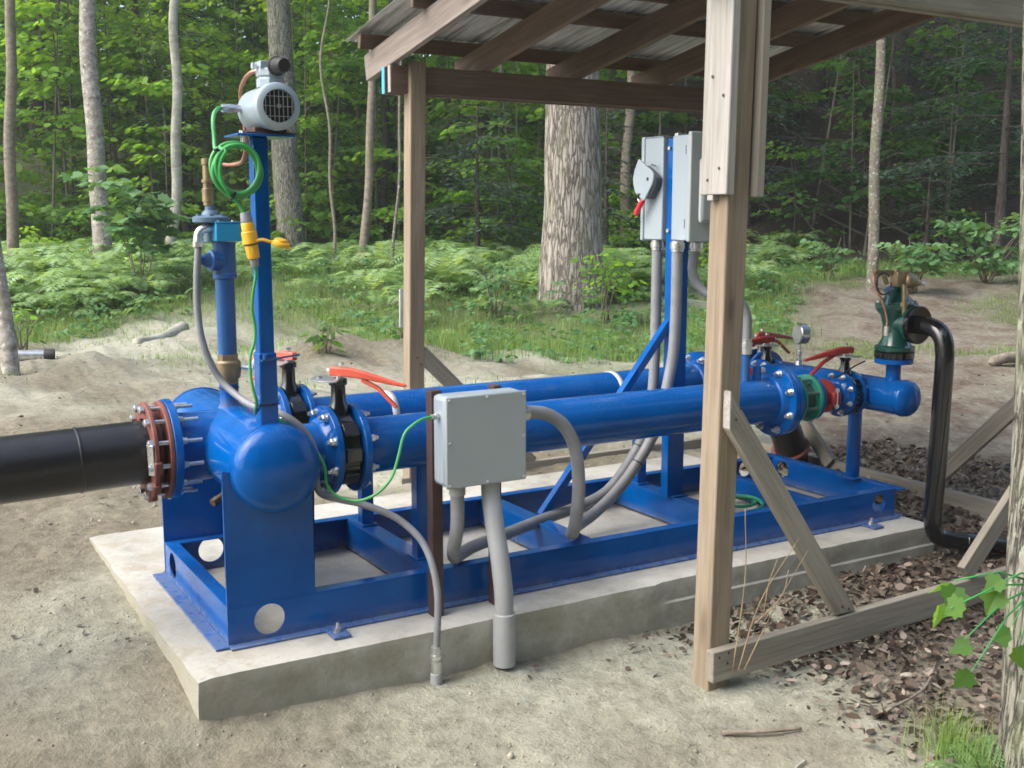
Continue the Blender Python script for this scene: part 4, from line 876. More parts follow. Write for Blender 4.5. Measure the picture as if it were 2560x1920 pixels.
def leaves(c, d, nrm, L, W, fold=.0, shape='diamond'):
    """c base points, d length direction, nrm face normal (N,3); L, W (N,)"""
    d = unit(d); s = unit(np.cross(nrm, d)); n = np.cross(d, s); L = L[:,None]; W = W[:,None]
    if shape == 'diamond':
        return np.stack([c, c+d*L*.45+s*W*.5-n*W*fold, c+d*L, c+d*L*.45-s*W*.5-n*W*fold], 1)
    if shape == 'hex':
        return np.stack([c, c+d*L*.22+s*W*.42, c+d*L*.62+s*W*.45-n*L*.06, c+d*L-n*L*.16, c+d*L*.62-s*W*.45-n*L*.06, c+d*L*.22-s*W*.42], 1)
    if shape == 'maple':                      # five pointed lobes
        h_ = [(-.05,.27),(.12,.33),(.19,.58),(.36,.47),(.52,.52),(.57,.29),(.74,.20)]; pr = [(0,0)]+h_+[(1.,0)]+[(a,-b_) for a, b_ in h_[::-1]]
        return np.stack([c+d*L*a+s*W*b_-n*L*(.10*a*a+.05*abs(b_)) for a, b_ in pr], 1)
def rand_dirs(n, zlo=-1, zhi=1):
    z = rng.uniform(zlo, zhi, n); t = rng.uniform(0, 2*PI, n); r = np.sqrt(np.maximum(0, 1-z*z)); return np.stack([r*np.cos(t), r*np.sin(t), z], -1)

LG = lambda *s: [(p, c) for p, c in s]
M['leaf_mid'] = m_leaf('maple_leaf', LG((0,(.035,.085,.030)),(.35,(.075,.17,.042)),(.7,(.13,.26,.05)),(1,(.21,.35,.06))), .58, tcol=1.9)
M['leaf_bright'] = m_leaf('sun_painted_leaf', LG((0,(.075,.17,.032)),(.5,(.14,.28,.042)),(1,(.23,.38,.055))), .55, tcol=1.9)  # brighter copy of the maple leaf, light through it painted into the colour
M['leaf_pale'] = m_leaf('pale_leaf', LG((0,(.075,.17,.065)),(.5,(.12,.25,.10)),(1,(.20,.34,.15))), .4)
M['leaf_dark'] = m_leaf('canopy_leaf', LG((0,(.020,.050,.014)),(1,(.055,.12,.025))), .4)
M['hemlock'] = m_leaf('hemlock_needle', LG((0,(.030,.058,.042)),(.6,(.052,.098,.070)),(1,(.085,.14,.105))), .2)
M['fern'] = m_leaf('fern_frond', LG((0,(.11,.20,.07)),(.5,(.22,.36,.15)),(1,(.36,.50,.26))), .45)
M['grass'] = m_leaf('grass_blade', LG((0,(.09,.18,.045)),(.6,(.19,.32,.08)),(1,(.32,.42,.15))), .4)
M['litter'] = m_leaf('dead_leaf', LG((0,(.045,.032,.025)),(.45,(.11,.082,.062)),(.8,(.20,.16,.125)),(1,(.36,.31,.26))), .08, .75, 1.)
M['bark_oak'] = m_bark('oak_bark', (.27,.235,.20), (.43,.39,.34), (.095,.08,.066), 'ridge', 1.5, moss=(.22,.22,.15), fz=.10)
M['bark_grey'] = m_bark('grey_bark', (.19,.18,.15), (.31,.30,.25), (.05,.045,.036), 'ridge', 2.9, moss=(.20,.23,.13), spots=(.33,.37,.27), fz=.10)
M['bark_birch'] = m_bark('mottled_pale_bark', (.26,.235,.205), (.46,.43,.39), (.085,.075,.063), 'smooth', 1.6, moss=(.17,.18,.10), spots=(.55,.53,.49))
M['bark_beech'] = m_bark('smooth_beech_bark', (.34,.33,.28), (.46,.45,.39), (.22,.22,.17), 'smooth', .8, moss=(.20,.23,.13))
M['bark_stem'] = plain('sapling_bark', (.17,.15,.12), .9, 0, (.09,.08,.062), 4, 0)
M['bark_dark'] = m_bark('dark_bark', (.085,.072,.062), (.13,.112,.098), (.035,.03,.026), 'ridge', 3.5)
M['bark_brown'] = m_bark('brown_bark', (.19,.16,.125), (.27,.235,.19), (.09,.075,.058), 'smooth', 2., moss=(.13,.15,.07))
M['bark_lichen'] = m_bark('lichen_bark', (.15,.135,.105), (.235,.21,.17), (.075,.065,.05), 'smooth', 3., moss=(.15,.17,.09), spots=(.52,.54,.47))

def crown_mesh(name, n, rad, zc, hgt_, size, mat):
    """clumps of leaf faces gathered into ragged tiers round the limbs"""
    k = max(10, n//45); cen = rand_dirs(k, -.7, .9)*rng.uniform(.35, 1., (k,1))*np.array([rad, rad, hgt_/2])+np.array([0,0,zc])
    which = rng.integers(0, k, n); off = rng.normal(0, 1, (n,3))*np.array([.26,.26,.10])*rad*.55
    c = cen[which]+off; nr = unit(rand_dirs(n, .2, 1)); L = rng.uniform(.7, 1.3, n)*size
    tint = rng.uniform(0, 1, k)[which]*.6+rng.uniform(0, .4, n)
    me = quads_obj(name, leaves(c, rand_dirs(n, -.5, .2), nr, L, L*.7, .15), tint, mat); return me
CROWNS = []
for k in range(3):
    o = crown_mesh('crown', 2600, 3.2, 0, 5.5, .30, M['leaf_dark']); CROWNS.append(o.data); bpy.data.objects.remove(o)
def tree(name, label, base, top, dia, mat, H=13., wav=.0, flare=1.35, crown=True, cz=None, seg=20, extra=None, cs=1.):
    """base: foot; top: a point the trunk passes through; it goes on to height H"""
    base = Vector(base); top = Vector(top); t = thing(name, label, 'tree', base)
    sl = (top-base)/max(.1, top.z-base.z); P = []; rs = []; N = int(H/.22); ph = rng.uniform(0, 6)
    for i in range(N+1):
        z = H*i/N; w = wav*(math.sin(z*1.3+ph)+.6*math.sin(z*2.9+ph*2)-math.sin(ph)-.6*math.sin(ph*2))
        P.append(base+sl*(z-.15)+Vector((w, -w*.5, 0)))
        rs.append(dia/2*(1-.55*z/H)*(1+(flare-1)*math.exp(-z/(.9*dia+.12)))*(1+.05*float(vn(z*2.2, ph))))
    mb = MB().tube(P, rs, seg)
    if extra:
        for pts, r in extra: mb.tube(cr(pts, 6), list(np.linspace(r, r*.6, (len(pts)-1)*6+1)), 10)
    for k in range(4):                        # limbs carrying the crown
        if not crown: break
        i = int(N*(.62+.09*k)); a = rng.uniform(0, 2*PI); q = P[i]; d = Vector((math.cos(a), math.sin(a), .8))
        mb.tube([q, q+d*.7, q+d*1.5+Vector((0,0,.3)), q+d*2.3+Vector((0,0,.4))], [rs[i]*.5, rs[i]*.4, rs[i]*.25, rs[i]*.1], 8)
    # lumpy root flare
    tr = obj('trunk', mb, mat, t, ang=180)
    if crown:
        c = bpy.data.objects.new('crown', CROWNS[int(rng.integers(0,3))]); COL.objects.link(c); c.parent = t
        pz = P[int(N*.86)]-base; c.location = (pz.x, pz.y, pz.z); c.rotation_euler = (0,0,rng.uniform(0,6)); c.scale = (cs,cs,cs)
    return t
def gz(x, y): return float(hgt(x, y))
TR = [
 ('tree','slender grey brown tree at the far left with a leaning forked limb',(1.27,16.97,.25),(1.56,17.42,5.16),.206,'bark_brown',14,.02),
 ('tree','stout pale mottled tree leaning left, second trunk from the left edge',(2.56,16.20,.25),(2.66,16.77,5.16),.318,'bark_birch',15,.02),
 ('tree','thin dark trunk between the mottled tree and the smooth pale one',(4.66,22.21,.7),(4.78,22.70,6.30),.234,'bark_dark',14,.02),
 ('tree','slim smooth pale grey beech trunk with a slight wavy lean',(3.79,16.66,.30),(4.23,17.04,5.35),.200,'bark_beech',14,.045),
 ('tree','thick grey trunk standing directly behind the silver motor',(6.08,16.49,.35),(6.15,17.10,5.54),.53,'bark_grey',16,.015),
 ('sapling','crooked thin sapling just right of the thick grey trunk',(6.24,15.21,.3),(6.50,15.70,5.34),.066,'bark_brown',8,.07),
 ('tree','narrow tan trunk just left of the back left shelter post',(6.40,13.94,.28),(6.87,14.29,5.15),.155,'bark_brown',13,.02),
 ('tree','dim grey trunk close behind the narrow tan trunk beside the post',(8.31,17.57,.5),(8.83,17.91,5.91),.182,'bark_dark',13,.02),
 ('tree','dark blackish trunk touching the left side of the back post in view',(9.42,19.41,.8),(9.77,19.75,6.29),.225,'bark_dark',14,.02),
 ('sapling','greenish thin sapling right against the left side of the back post',(6.45,12.73,.2),(6.82,13.12,4.96),.054,'bark_lichen',7,.03),
 ('oak_tree','massive furrowed pale oak trunk rising behind the shelter beam',(7.81,9.58,.05),(8.02,9.95,4.58),.86,'bark_oak',17,.01),
 ('tree','plain grey tan trunk immediately left of the grey electrical boxes',(12.06,14.14,.3),(12.52,14.54,5.72),.21,'bark_brown',13,.02),
 ('tree','straight lichen spotted trunk standing right of the shelter, behind the green valve',(12.34,8.08,.1),(12.68,8.47,4.76),.172,'bark_lichen',12,.015),
 ('tree','broad nearly black trunk on the hillside right of the lichen spotted trunk',(20.2,14.3,1.4),(20.9,15.25,6.66),.50,'bark_dark',15,.02),
 ('tree','leaning mottled grey trunk cut off by the left edge of the picture',(.15,7.70,-.02),(.11,8.21,3.56),.150,'bark_birch',10,.03),
 ('tree','close rough lichened trunk at the right edge in front of the shelter',(2.250,-1.658,-.35),(2.470,-1.405,2.24),.225,'bark_grey',9,.012),
 ('tree','thin dark stem low on the shaded hillside right of the lichen spotted trunk',(18.37,12.87,.6),(18.54,13.39,6.09),.11,'bark_dark',9,.03),
 ('tree','dark background trunk deep in the wood behind the far left tree',(2.91,25.68,1.9),(3.20,26.02,6.69),.36,'bark_dark',14,.02),
 ('sapling','thin bent dark sapling between the two leftmost trunks',(2.90,21.95,.3),(3.10,22.49,6.11),.12,'bark_dark',9,.06),
]
TREES = {}
for n_, lab, b_, tp, dia, mt, H, wv in TR:
    ex = None
    if 'forked' in lab: ex = [([(1.42,17.2,2.6),(1.62,17.22,3.25),(1.95,17.2,3.9),(2.30,17.15,4.75),(2.9,17.1,6.3)], .075)]
    if 'electrical' in lab: ex = [([(12.25,14.3,2.55),(12.6,14.2,2.62),(13.1,14.0,2.60)], .022)]
    if 'forked' in lab: pass
    far_ = math.hypot(b_[0]+1.05, b_[1]+3.77)
    TREES[lab] = tree(n_, lab, b_, tp, dia, M[mt], H, wv, 1.28 if 'oak' in n_ else 1.3, crown=far_ > 9 and n_ != 'sapling', seg=48 if 'oak' in n_ else 20, cs=.75)

# ---------------------------------------------------------------- leafy sprays (flat layered branches) for saplings and understory
def spray(origin, az, L, droop, nleaf, size, tint, width=.45):
    """points along one flat branch: returns leaf bases, directions, normals, sizes, tints"""
    s = rng.uniform(.12, 1., nleaf); side = rng.uniform(-1, 1, nleaf)*width*L*(.35+.65*np.sin(PI*np.clip(s, 0, 1)))
    d = np.array([math.cos(az), math.sin(az), 0.]); e = np.array([-d[1], d[0], 0.])
    c = np.asarray(origin)+d*(s*L)[:,None]+e*side[:,None]; c[:,2] += L*(.22*s-droop*s*s)-.25*np.abs(side)*droop+rng.normal(0, .035*L+.01, nleaf)
    dirs = d*(.5+.5*s)[:,None]+e*np.sign(side)[:,None]*.7+rng.normal(0, .25, (nleaf,3)); dirs[:,2] = -.28+rng.normal(0, .18, nleaf)
    nr = np.array([0,0,1.])+rng.normal(0, .33, (nleaf,3)); L_ = rng.uniform(.7, 1.25, nleaf)*size
    return c, dirs, nr, L_, np.clip(tint+rng.normal(0, .13, nleaf), 0, 1)
def foliage(name, sprays, mat, shape='hex', wr=.85):
    c, d, nr, L, t = (np.concatenate(a) for a in zip(*sprays))
    co_ = leaves(c, d, nr, L, L*wr, .12, shape); return quads_obj(name, co_, t, mat, co_.shape[1])
# understory: one shaded mass behind the clearing (countless leaves, read as one)
spr = {'leaf_mid': [], 'leaf_bright': []}; stems = MB()
for i in range(300):
    u = rng.uniform(22.2, 37); v = rng.uniform(-.5, .5)*u*1.15
    if v > 2.2 and u < 22.5: continue
    if v > 1.5 and rng.random() < (.5 if v < 3.5 else .62): continue
    x = -1.05+.5076*u+.8616*v; y = -3.7675+.8616*u-.5076*v; z0 = gz(x, y)
    Ht = rng.uniform(3.2, 8.5)*(1 if u > 20 else .75); lean = rng.normal(0, .05, 2)
    stems.tube([(x+lean[0]*h, y+lean[1]*h, z0+h-.1) for h in np.linspace(0, Ht, 6)], list(np.linspace(.012+.0035*Ht, .005, 6)), 5, False)
    br = v < 3 and (i % 3 == 0 or rng.random() < .6)
    tree_t = rng.uniform(.1, .75) if v < 3 else rng.uniform(-.35, .1)
    for k in range(int(rng.integers(8, 15))):
        h = Ht*rng.uniform(.12 if u > 20 else .3, 1.02); Lb = rng.uniform(.8, 1.9)*(1.15-.5*h/Ht)
        a = rng.uniform(0, 2*PI); hi = h/7.
        s_ = spray((x+lean[0]*h, y+lean[1]*h, z0+h), a, Lb, rng.uniform(.12,.4), int(20+24*Lb), rng.uniform(.12,.19), np.clip(tree_t+hi*.45+rng.normal(0,.1), 0, 1))  # tint rises with height, brighter light above painted in
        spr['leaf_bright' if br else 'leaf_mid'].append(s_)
        ca, sa = math.cos(a)*Lb, math.sin(a)*Lb; q0 = Vector((x+lean[0]*h, y+lean[1]*h, z0+h)); stems.tube([q0-Vector((0,0,.12*Lb)), q0+Vector((ca*.45, sa*.45, .03*Lb)), q0+Vector((ca*.95, sa*.95, -.05*Lb))], [.012,.008,.003], 4, False)
for i in range(90):                          # low bushes where the ferns meet the trees
    u = rng.uniform(21.2, 24.5); v = rng.uniform(-.56*u, 2.6); x = -1.05+.5076*u+.8616*v; y = -3.7675+.8616*u-.5076*v; z0 = gz(x, y); h = rng.uniform(.5, 1.5)*(1 if u > 20.5 else .6); tt_ = rng.uniform(.1,.9)
    for k in range(int(4+h*6)): spr['leaf_bright' if i % 2 else 'leaf_mid'].append(spray((x+rng.normal(0,.18), y+rng.normal(0,.18), z0+h*rng.uniform(.25,1.05)), rng.uniform(0,6.28), rng.uniform(.3,.7), .3, 20, rng.uniform(.08,.14), tt_))
for i in range(75):                          # seedlings on the shaded slope
    u = rng.uniform(22.5, 36); v = rng.uniform(2.2, u*.56); x = -1.05+.5076*u+.8616*v; y = -3.7675+.8616*u-.5076*v; z0 = gz(x, y); h = rng.uniform(.3, 2.2); tt_ = rng.uniform(0,.7)
    stems.tube([(x,y,z0-.1),(x+.05,y,z0+h*.5),(x+rng.normal(0,.2),y,z0+h)], [.014,.01,.005], 5, False)
    for k in range(int(3+h*3)): spr['leaf_mid'].append(spray((x, y, z0+h*rng.uniform(.4,1.05)), rng.uniform(0,6.28), rng.uniform(.3,.9), .25, 26, rng.uniform(.09,.15), tt_))
for i in range(46):                          # fallen sticks and dead saplings
    u = rng.uniform(22.5, 34); v = rng.uniform(2.2, u*.56); x = -1.05+.5076*u+.8616*v; y = -3.7675+.8616*u-.5076*v; a = rng.uniform(0,6.28); L = rng.uniform(.8, 3.5); up = rng.choice([.05,.3,.9])*L*.5
    x2, y2 = x+L*math.cos(a), y+L*math.sin(a); stems.tube([(x,y,gz(x,y)+.02),((x+x2)/2,(y+y2)/2,(gz(x,y)+gz(x2,y2))/2+up*.6),(x2,y2,gz(x2,y2)+up)], [.03,.02,.008], 5, False)
for i in range(230):                         # leaves low in front of the rise
    u = rng.uniform(24, 31); v = rng.uniform(-.58*u, 3.2); x = -1.05+.5076*u+.8616*v; y = -3.7675+.8616*u-.5076*v; z0 = gz(x, y); h = rng.uniform(.2, 4.5)
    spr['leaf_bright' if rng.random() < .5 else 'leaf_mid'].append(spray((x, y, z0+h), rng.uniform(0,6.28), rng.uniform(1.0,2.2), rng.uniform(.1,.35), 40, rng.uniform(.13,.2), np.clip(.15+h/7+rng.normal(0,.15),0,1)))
for i in range(420):                         # deeper leaves closing the view at the left
    u = rng.uniform(30, 48); v = rng.uniform(-.58*u, 4.); x = -1.05+.5076*u+.8616*v; y = -3.7675+.8616*u-.5076*v; z0 = gz(x, y); h = rng.uniform(.2, 8.5)*(.6+.4*(u-30)/18)
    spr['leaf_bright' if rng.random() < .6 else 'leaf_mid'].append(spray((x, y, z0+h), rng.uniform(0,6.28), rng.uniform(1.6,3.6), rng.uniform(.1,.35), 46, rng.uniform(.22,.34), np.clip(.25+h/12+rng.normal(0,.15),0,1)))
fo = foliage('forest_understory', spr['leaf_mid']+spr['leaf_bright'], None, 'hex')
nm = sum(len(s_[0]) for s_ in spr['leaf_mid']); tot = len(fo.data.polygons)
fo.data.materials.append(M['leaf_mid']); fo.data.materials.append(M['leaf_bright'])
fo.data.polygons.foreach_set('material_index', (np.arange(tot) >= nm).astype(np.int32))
tag(fo, 'shaded mass of young maple leaves filling the wood behind the clearing', 'understory', kind='stuff')
so = obj('understory_stems', stems, M['bark_stem'], None, (0,0,0), ang=180); tag(so, 'many thin dark stems among the understory leaves', 'saplings', kind='stuff')

# far woodland: canopy over the hillside plus unseen trees behind the camera, added to darken faces turned there
n = 120000; u = rng.uniform(21, 56, n); v = rng.uniform(-1, 1, n)*(16+u*.55)
x = -1.05+.5076*u+.8616*v; y = -3.7675+.8616*u-.5076*v
hz_ = hgt(x, y, False); lump = fbm(x*.22, y*.22, 71, 3)
lo_ = 5.5+2.0*sm(30, 22, u)
z = hz_+lo_+rng.uniform(0, 1, n)**.8*(6.5+4*lump)
keep = (fbm(x*.5, y*.5+z*.35, 73, 3) > np.where((v > -10) & (v < 3.5) & (u < 48), .32, np.where(u < 23.5, .45, .04))) & (z > 1.53+.245*u*sm(40,22,u)-2.*sm(30,40,u))
x, y, z = x[keep], y[keep], z[keep]; n = len(x); Lc = rng.uniform(.28, .55, n)
c1_ = leaves(np.stack([x,y,z],-1), rand_dirs(n,-.4,.2), unit(rand_dirs(n,.3,1)), Lc, Lc*.75, .1)
n2 = 17000; a = rng.uniform(-.62*PI, 1.12*PI, n2); a = a+R(0); r_ = rng.uniform(15, 28, n2)
a = rng.uniform(R(205), R(325), n2)
x = 1.+r_*np.cos(a); y = -1.+r_*np.sin(a); z = rng.uniform(0, 1, n2)**.9*17+.4
keep = fbm(x*.35+z*.2, y*.35+z*.3, 75, 3) > -.22
x, y, z = x[keep], y[keep], z[keep]; n2 = len(x); L2 = rng.uniform(.6, 1.3, n2)
uu, vv_ = uv_(x, y); inview = (uu > 0) & (np.abs(vv_) < uu*.56+1.2)
x, y, z, L2 = x[~inview], y[~inview], z[~inview], L2[~inview]; n2 = len(x)
c2_ = leaves(np.stack([x,y,z],-1), rand_dirs(n2,-.6,.3), unit(rand_dirs(n2,-.2,1)), L2, L2*.8, .1)
wo = quads_obj('distant_woodland', np.concatenate([c1_, c2_]), rng.uniform(0, 1, n+n2), M['leaf_dark'])
tag(wo, 'dense leafy forest canopy over the hillside plus added trees unseen behind the camera', 'woodland', kind='stuff')

# ---------------------------------------------------------------- hemlocks: flat drooping needle sprays
def needle_spray(o, az, L, droop, dens=1.):
    nb = int(L*16*dens); out = []
    d = np.array([math.cos(az), math.sin(az), 0]); e = np.array([-d[1], d[0], 0])
    for i in range(nb):
        s = (i+.5)/nb; sd = 1 if i % 2 else -1; p = np.asarray(o)+d*L*s+np.array([0,0,L*(.10*s-droop*s*s)])
        tl = L*.42*(1-s)**.7*rng.uniform(.6,1.1)+.08; td = unit(d*.75+e*sd*.8+np.array([0,0,-.25-.2*droop])+rng.normal(0,.1,3))
        k = max(2, int(tl/.075))
        q = p+td*(np.linspace(.0, 1, k)*tl)[:,None]; q[:,2] -= .18*tl*np.linspace(0,1,k)**2
        sub = rng.choice([-1.,1.], k)[:,None]; dd = unit(td+np.cross(td, [0,0,1.])*sub*.8+rng.normal(0,.15,(k,3)))
        out.append((q, dd, np.array([0,0,1.])+rng.normal(0,.25,(k,3)), rng.uniform(.09,.16,k), np.clip(rng.uniform(.1,.7)+.3*s+rng.normal(0,.1,k),0,1)))
    return [np.concatenate(a) for a in zip(*out)] if out else None
def hemlock(label, base, H, Lmax, h0, azr=(0, 2*PI), nb=26, dens=1.):
    base = (base[0], base[1], gz(base[0], base[1])); t = thing('hemlock_tree', label, 'tree', base)
    mb = MB().tube([(base[0],base[1],base[2]-.1+h) for h in np.linspace(0,H,8)], list(np.linspace(.03+.012*H,.012,8)), 8); S_ = []
    for i in range(nb):
        h = h0+(H-h0)*(i+rng.random())/nb; a = rng.uniform(*azr); L = Lmax*(1.08-h/H)**.7*rng.uniform(.75,1.1)+.15
        p = np.array([base[0],base[1],base[2]+h]); dr = rng.uniform(.12,.34); S_.append(needle_spray(p, a, L, dr, dens))
        mb.tube([p+np.array([math.cos(a)*L*s, math.sin(a)*L*s, L*(.10*s-dr*s*s)]) for s in (0,.35,.7,1)], [.014,.010,.006,.003], 5, False)
    obj('trunk', mb, M['bark_dark'], t, ang=180)
    o = foliage('crown', S_, M['hemlock'], 'diamond', .34); o.parent = t; o.matrix_basis = Matrix.Translation(-Vector(base)); return t
hemlock('bluish green hemlock with drooping flat sprays left of the massive oak', (8.75,14.1), 3.1, 1.9, .7, nb=30)
hemlock('smaller hemlock whose sprays show between the oak and the electrical boxes', (10.75,12.9), 3.0, 1.15, .6, nb=22)
hemlock('tall dim hemlock spreading grey green sprays along the right edge of the hillside', (16.4,8.9), 6.2, 2.6, 1.6, nb=34)
hemlock('hemlock with long low drooping sprays between the two right hand trunks', (19.4,12.6), 4.2, 2.5, 1.3, nb=24)
hemlock('lower hemlock sprig on the leaf strewn slope, right of the lichen spotted trunk', (16.6,10.6), 2.2, 1.3, .7, nb=16)
hemlock('broad hemlock low on the slope between the front post and the lichen spotted trunk', (15.4,14.2), 4.6, 2.3, 1.0, nb=28)
hemlock('distant hemlock high on the slope just left of the broad nearly black trunk', (19.8,16.6), 7.5, 2.6, 2.2, nb=34)
hemlock('darker hemlock high on the slope at the top right corner under the beam', (22.0,10.4), 8.5, 3.0, 2.6, nb=38)
hemlock('high hemlock boughs hanging at upper left behind the coiled cable', (4.9,19.6), 6.3, 2.0, 2.9, nb=24)

# ---------------------------------------------------------------- ferns: one bed, countless fronds
def frond(o, az, L, arch, tint, npn=15):
    s = np.linspace(.14, 1, npn); d = np.array([math.cos(az), math.sin(az), 0]); e = np.array([-d[1], d[0], 0])
    pos = lambda q: np.asarray(o)+d*(L*.80*q)[:,None]+np.array([0,0,1.])*(L*(arch*1.15*q-arch*.95*q*q))[:,None]
    p = pos(s); tan = unit(pos(s+.02)-p); up = np.cross(tan, e); C=[]; D=[]; Nn=[]; Ls=[]
    pl = L*.27*np.sin(PI*np.clip(s*.86+.12,0,1))**.8
    for sd in (-1, 1):
        dd = unit(e*sd+tan*.38+rng.normal(0,.05,(npn,3))-np.array([0,0,.18])); C.append(p); D.append(dd); Nn.append(-up*np.sign((-up)[:,2:3]+1e-6)+rng.normal(0,.12,(npn,3))); Ls.append(pl)
    return np.concatenate(C), np.concatenate(D), np.concatenate(Nn), np.concatenate(Ls), np.clip(tint+rng.normal(0,.08,2*npn)+np.tile(s*.12,2),0,1)
def frond2(o, az, L, arch, tint, npn=22):
    """frond whose side leaflets are themselves divided"""
    C, D, Nn, Ls, T = frond(o, az, L, arch, tint, npn); out = []
    for c, d, n_, l, t_ in zip(C, unit(D), unit(Nn), Ls, T):
        k = max(3, int(l/.006)); s = np.linspace(.06, 1, k); sd = np.where(np.arange(k) % 2, 1., -1.)[:,None]; e = np.cross(n_, d)
        p = c+d*(s*l)[:,None]-np.array([0,0,1.])*(s*s*l*.22)[:,None]
        out.append((p, unit(d*.55+e*sd), np.tile(n_,(k,1))+rng.normal(0,.2,(k,3)), l*.26*(1-s)**.6+.003, np.clip(t_+rng.normal(0,.1,k),0,1)))
    return tuple(np.concatenate(a) for a in zip(*out))
def fern(x, y, z, size, nf, npn=17):
    a0 = rng.uniform(0, 2*PI); t = rng.uniform(.2,.75); return [frond((x,y,z), a0+2*PI*k/nf+rng.normal(0,.25), size*rng.uniform(.75,1.15), rng.uniform(.9,1.6), t+rng.normal(0,.08), npn) for k in range(nf)]
F = []; nfern = 0
while nfern < 620:
    u = rng.uniform(10.5, 23); v = rng.uniform(-.56, .56)*u
    d_ = u-float(edge_u(v)); x = -1.05+.5076*u+.8616*v; y = -3.7675+.8616*u-.5076*v
    pr_ = sm(.0, 3.4, d_+1.6*fbm(x*.5, y*.5, 83, 3))*(1. if v < 2.2 else .16)
    if rng.random() > pr_*(1.25 if fbm(x*.75, y*.75, 81, 3) > .02 else .16): continue
    F += fern(x, y, gz(x, y), rng.uniform(.5,1.05)*(.35+.65*float(sm(.2,3.6,d_)))*(.42 if v > -1. and u < 16.6 else 1.), int(rng.integers(4,8))); nfern += 1
o = foliage('fern_bed', F, M['fern'], 'diamond', .21); tag(o, 'dense bed of pale green feathery ferns under the trees behind the sand', 'ferns', kind='stuff')
# grass and small herbs along the edge of the sand
def blades(cx, cy, n, spread, hmin, hmax, wid):
    x = cx+rng.normal(0, spread, n); y = cy+rng.normal(0, spread, n); z = hgt(x, y)-.005; a = rng.uniform(0, 2*PI, n); h = rng.uniform(hmin, hmax, n); ln = rng.uniform(.1,.7,n)
    b0 = np.stack([x,y,z],-1); e = np.stack([-np.sin(a),np.cos(a),0*a],-1)*(wid*rng.uniform(.6,1.2,n))[:,None]; d = np.stack([np.cos(a),np.sin(a),0*a],-1)
    m1 = b0+np.array([0,0,1.])*(h*.6)[:,None]+d*(h*ln*.25)[:,None]; tp = b0+np.array([0,0,1.])*(h*(1-.25*ln))[:,None]+d*(h*ln*.8)[:,None]
    return np.stack([np.stack([b0-e, b0+e, m1+e*.75, m1-e*.75], 1), np.stack([m1-e*.75, m1+e*.75, tp+e*.08, tp-e*.08], 1)], 1).reshape(-1, 4, 3)
G = []; i = 0
while i < 1500:
    u = rng.uniform(9.5, 21.5); v = rng.uniform(-.56, .56)*u; d_ = u-float(edge_u(v)); x = -1.05+.5076*u+.8616*v; y = -3.7675+.8616*u-.5076*v
    on = sm(-.6, .8, d_)*(1.0 if d_ < 3 else .25)
    if v > 1.5: on = max(on, .9*float(sm(.10,.30, fbm(x*.8, y*.8, 37, 4))))
    if v < -.3: on = max(on, .7*float(sm(.02,.22, fbm(x*.9, y*.9, 39, 4))))
    if rng.random() > on: continue
    low = d_ < -.3; G.append(blades(x, y, int(rng.integers(22,50)), .20, .025 if low else .05, .10 if low else .26, .003)); i += 1
Gc = np.concatenate(G); o = quads_obj('grass', Gc, np.repeat(rng.uniform(0,1,len(Gc)//2), 2), M['grass'], 4); tag(o, 'patchy short green grass fringing the bare sand', 'grass', kind='stuff')
HB = []
for i in range(1700):
    u = rng.uniform(10.5, 21.5); v = rng.uniform(-.56, .56)*u; d_ = u-float(edge_u(v)); x = -1.05+.5076*u+.8616*v; y = -3.7675+.8616*u-.5076*v
    if d_ < -.2 or rng.random() > .75: continue
    z = gz(x, y); h = rng.uniform(.08,.42)
    for k in range(int(rng.integers(1,4))): HB.append(spray((x,y,z+h*(k+1)/3), rng.uniform(0,6.28), rng.uniform(.10,.24), .2, 9, rng.uniform(.05,.085), rng.uniform(.1,.8), .6))
o = foliage('ground_herbs', HB, M['leaf_pale'], 'hex', .75); tag(o, 'scattered broad leaved herbs among the ferns and grass', 'herbs', kind='stuff')

# ---------------------------------------------------------------- single shrubs and seedlings
def shrub(name, label, x, y, H, nst, size, mat, spread=.5, lps=26, shape='hex', wr=.8, h0=.3, cat='shrub', leafmul=1.):
    z = gz(x, y); t = thing(name, label, cat, (x,y,z)); mb = MB(); S_ = []
    for k in range(nst):
        a = rng.uniform(0, 2*PI); tip = np.array([x+math.cos(a)*spread*rng.uniform(.2,1), y+math.sin(a)*spread*rng.uniform(.2,1), z+H*rng.uniform(.7,1.05)])
        b0 = np.array([x+rng.normal(0,.05), y+rng.normal(0,.05), z-.03]); mb.tube([b0+(tip-b0)*s+np.array([0,0,.10*H*math.sin(PI*s)]) for s in (0,.33,.66,1)], [.011,.009,.006,.003], 6)
        for j in range(max(2, int(H*5*leafmul))):
            s = rng.uniform(h0, 1.02); p = b0+(tip-b0)*s+np.array([0,0,.10*H*math.sin(PI*min(s,1))])
            S_.append(spray(p, rng.uniform(0,6.28), rng.uniform(.22,.5)*min(1,H), rng.uniform(.1,.4), max(4,int(lps/3)), size*rng.uniform(.8,1.2), rng.uniform(.2,.85), .5))
    obj('stem', mb, M['bark_brown'], t, ang=180); o = foliage('leaves', S_, M[mat], shape, wr); o.parent = t; o.matrix_basis = Matrix.Translation(-Vector((x,y,z))); return t
shrub('maple_sapling','pale leaved young maple between the mottled tree and the smooth beech',2.55,13.1,1.75,5,.17,'leaf_pale',.75,30,'maple',.95,.35)
shrub('broadleaf_shrub','bushy light green broadleaf shrub just left of the oak foot',6.36,9.24,.78,7,.085,'leaf_pale',.42,34,'hex',.8,.2)
shrub('broadleaf_shrub','small pale leafy shrub growing against the right foot of the oak',7.55,8.35,1.0,5,.10,'leaf_bright',.28,24,'hex',.6,.3)
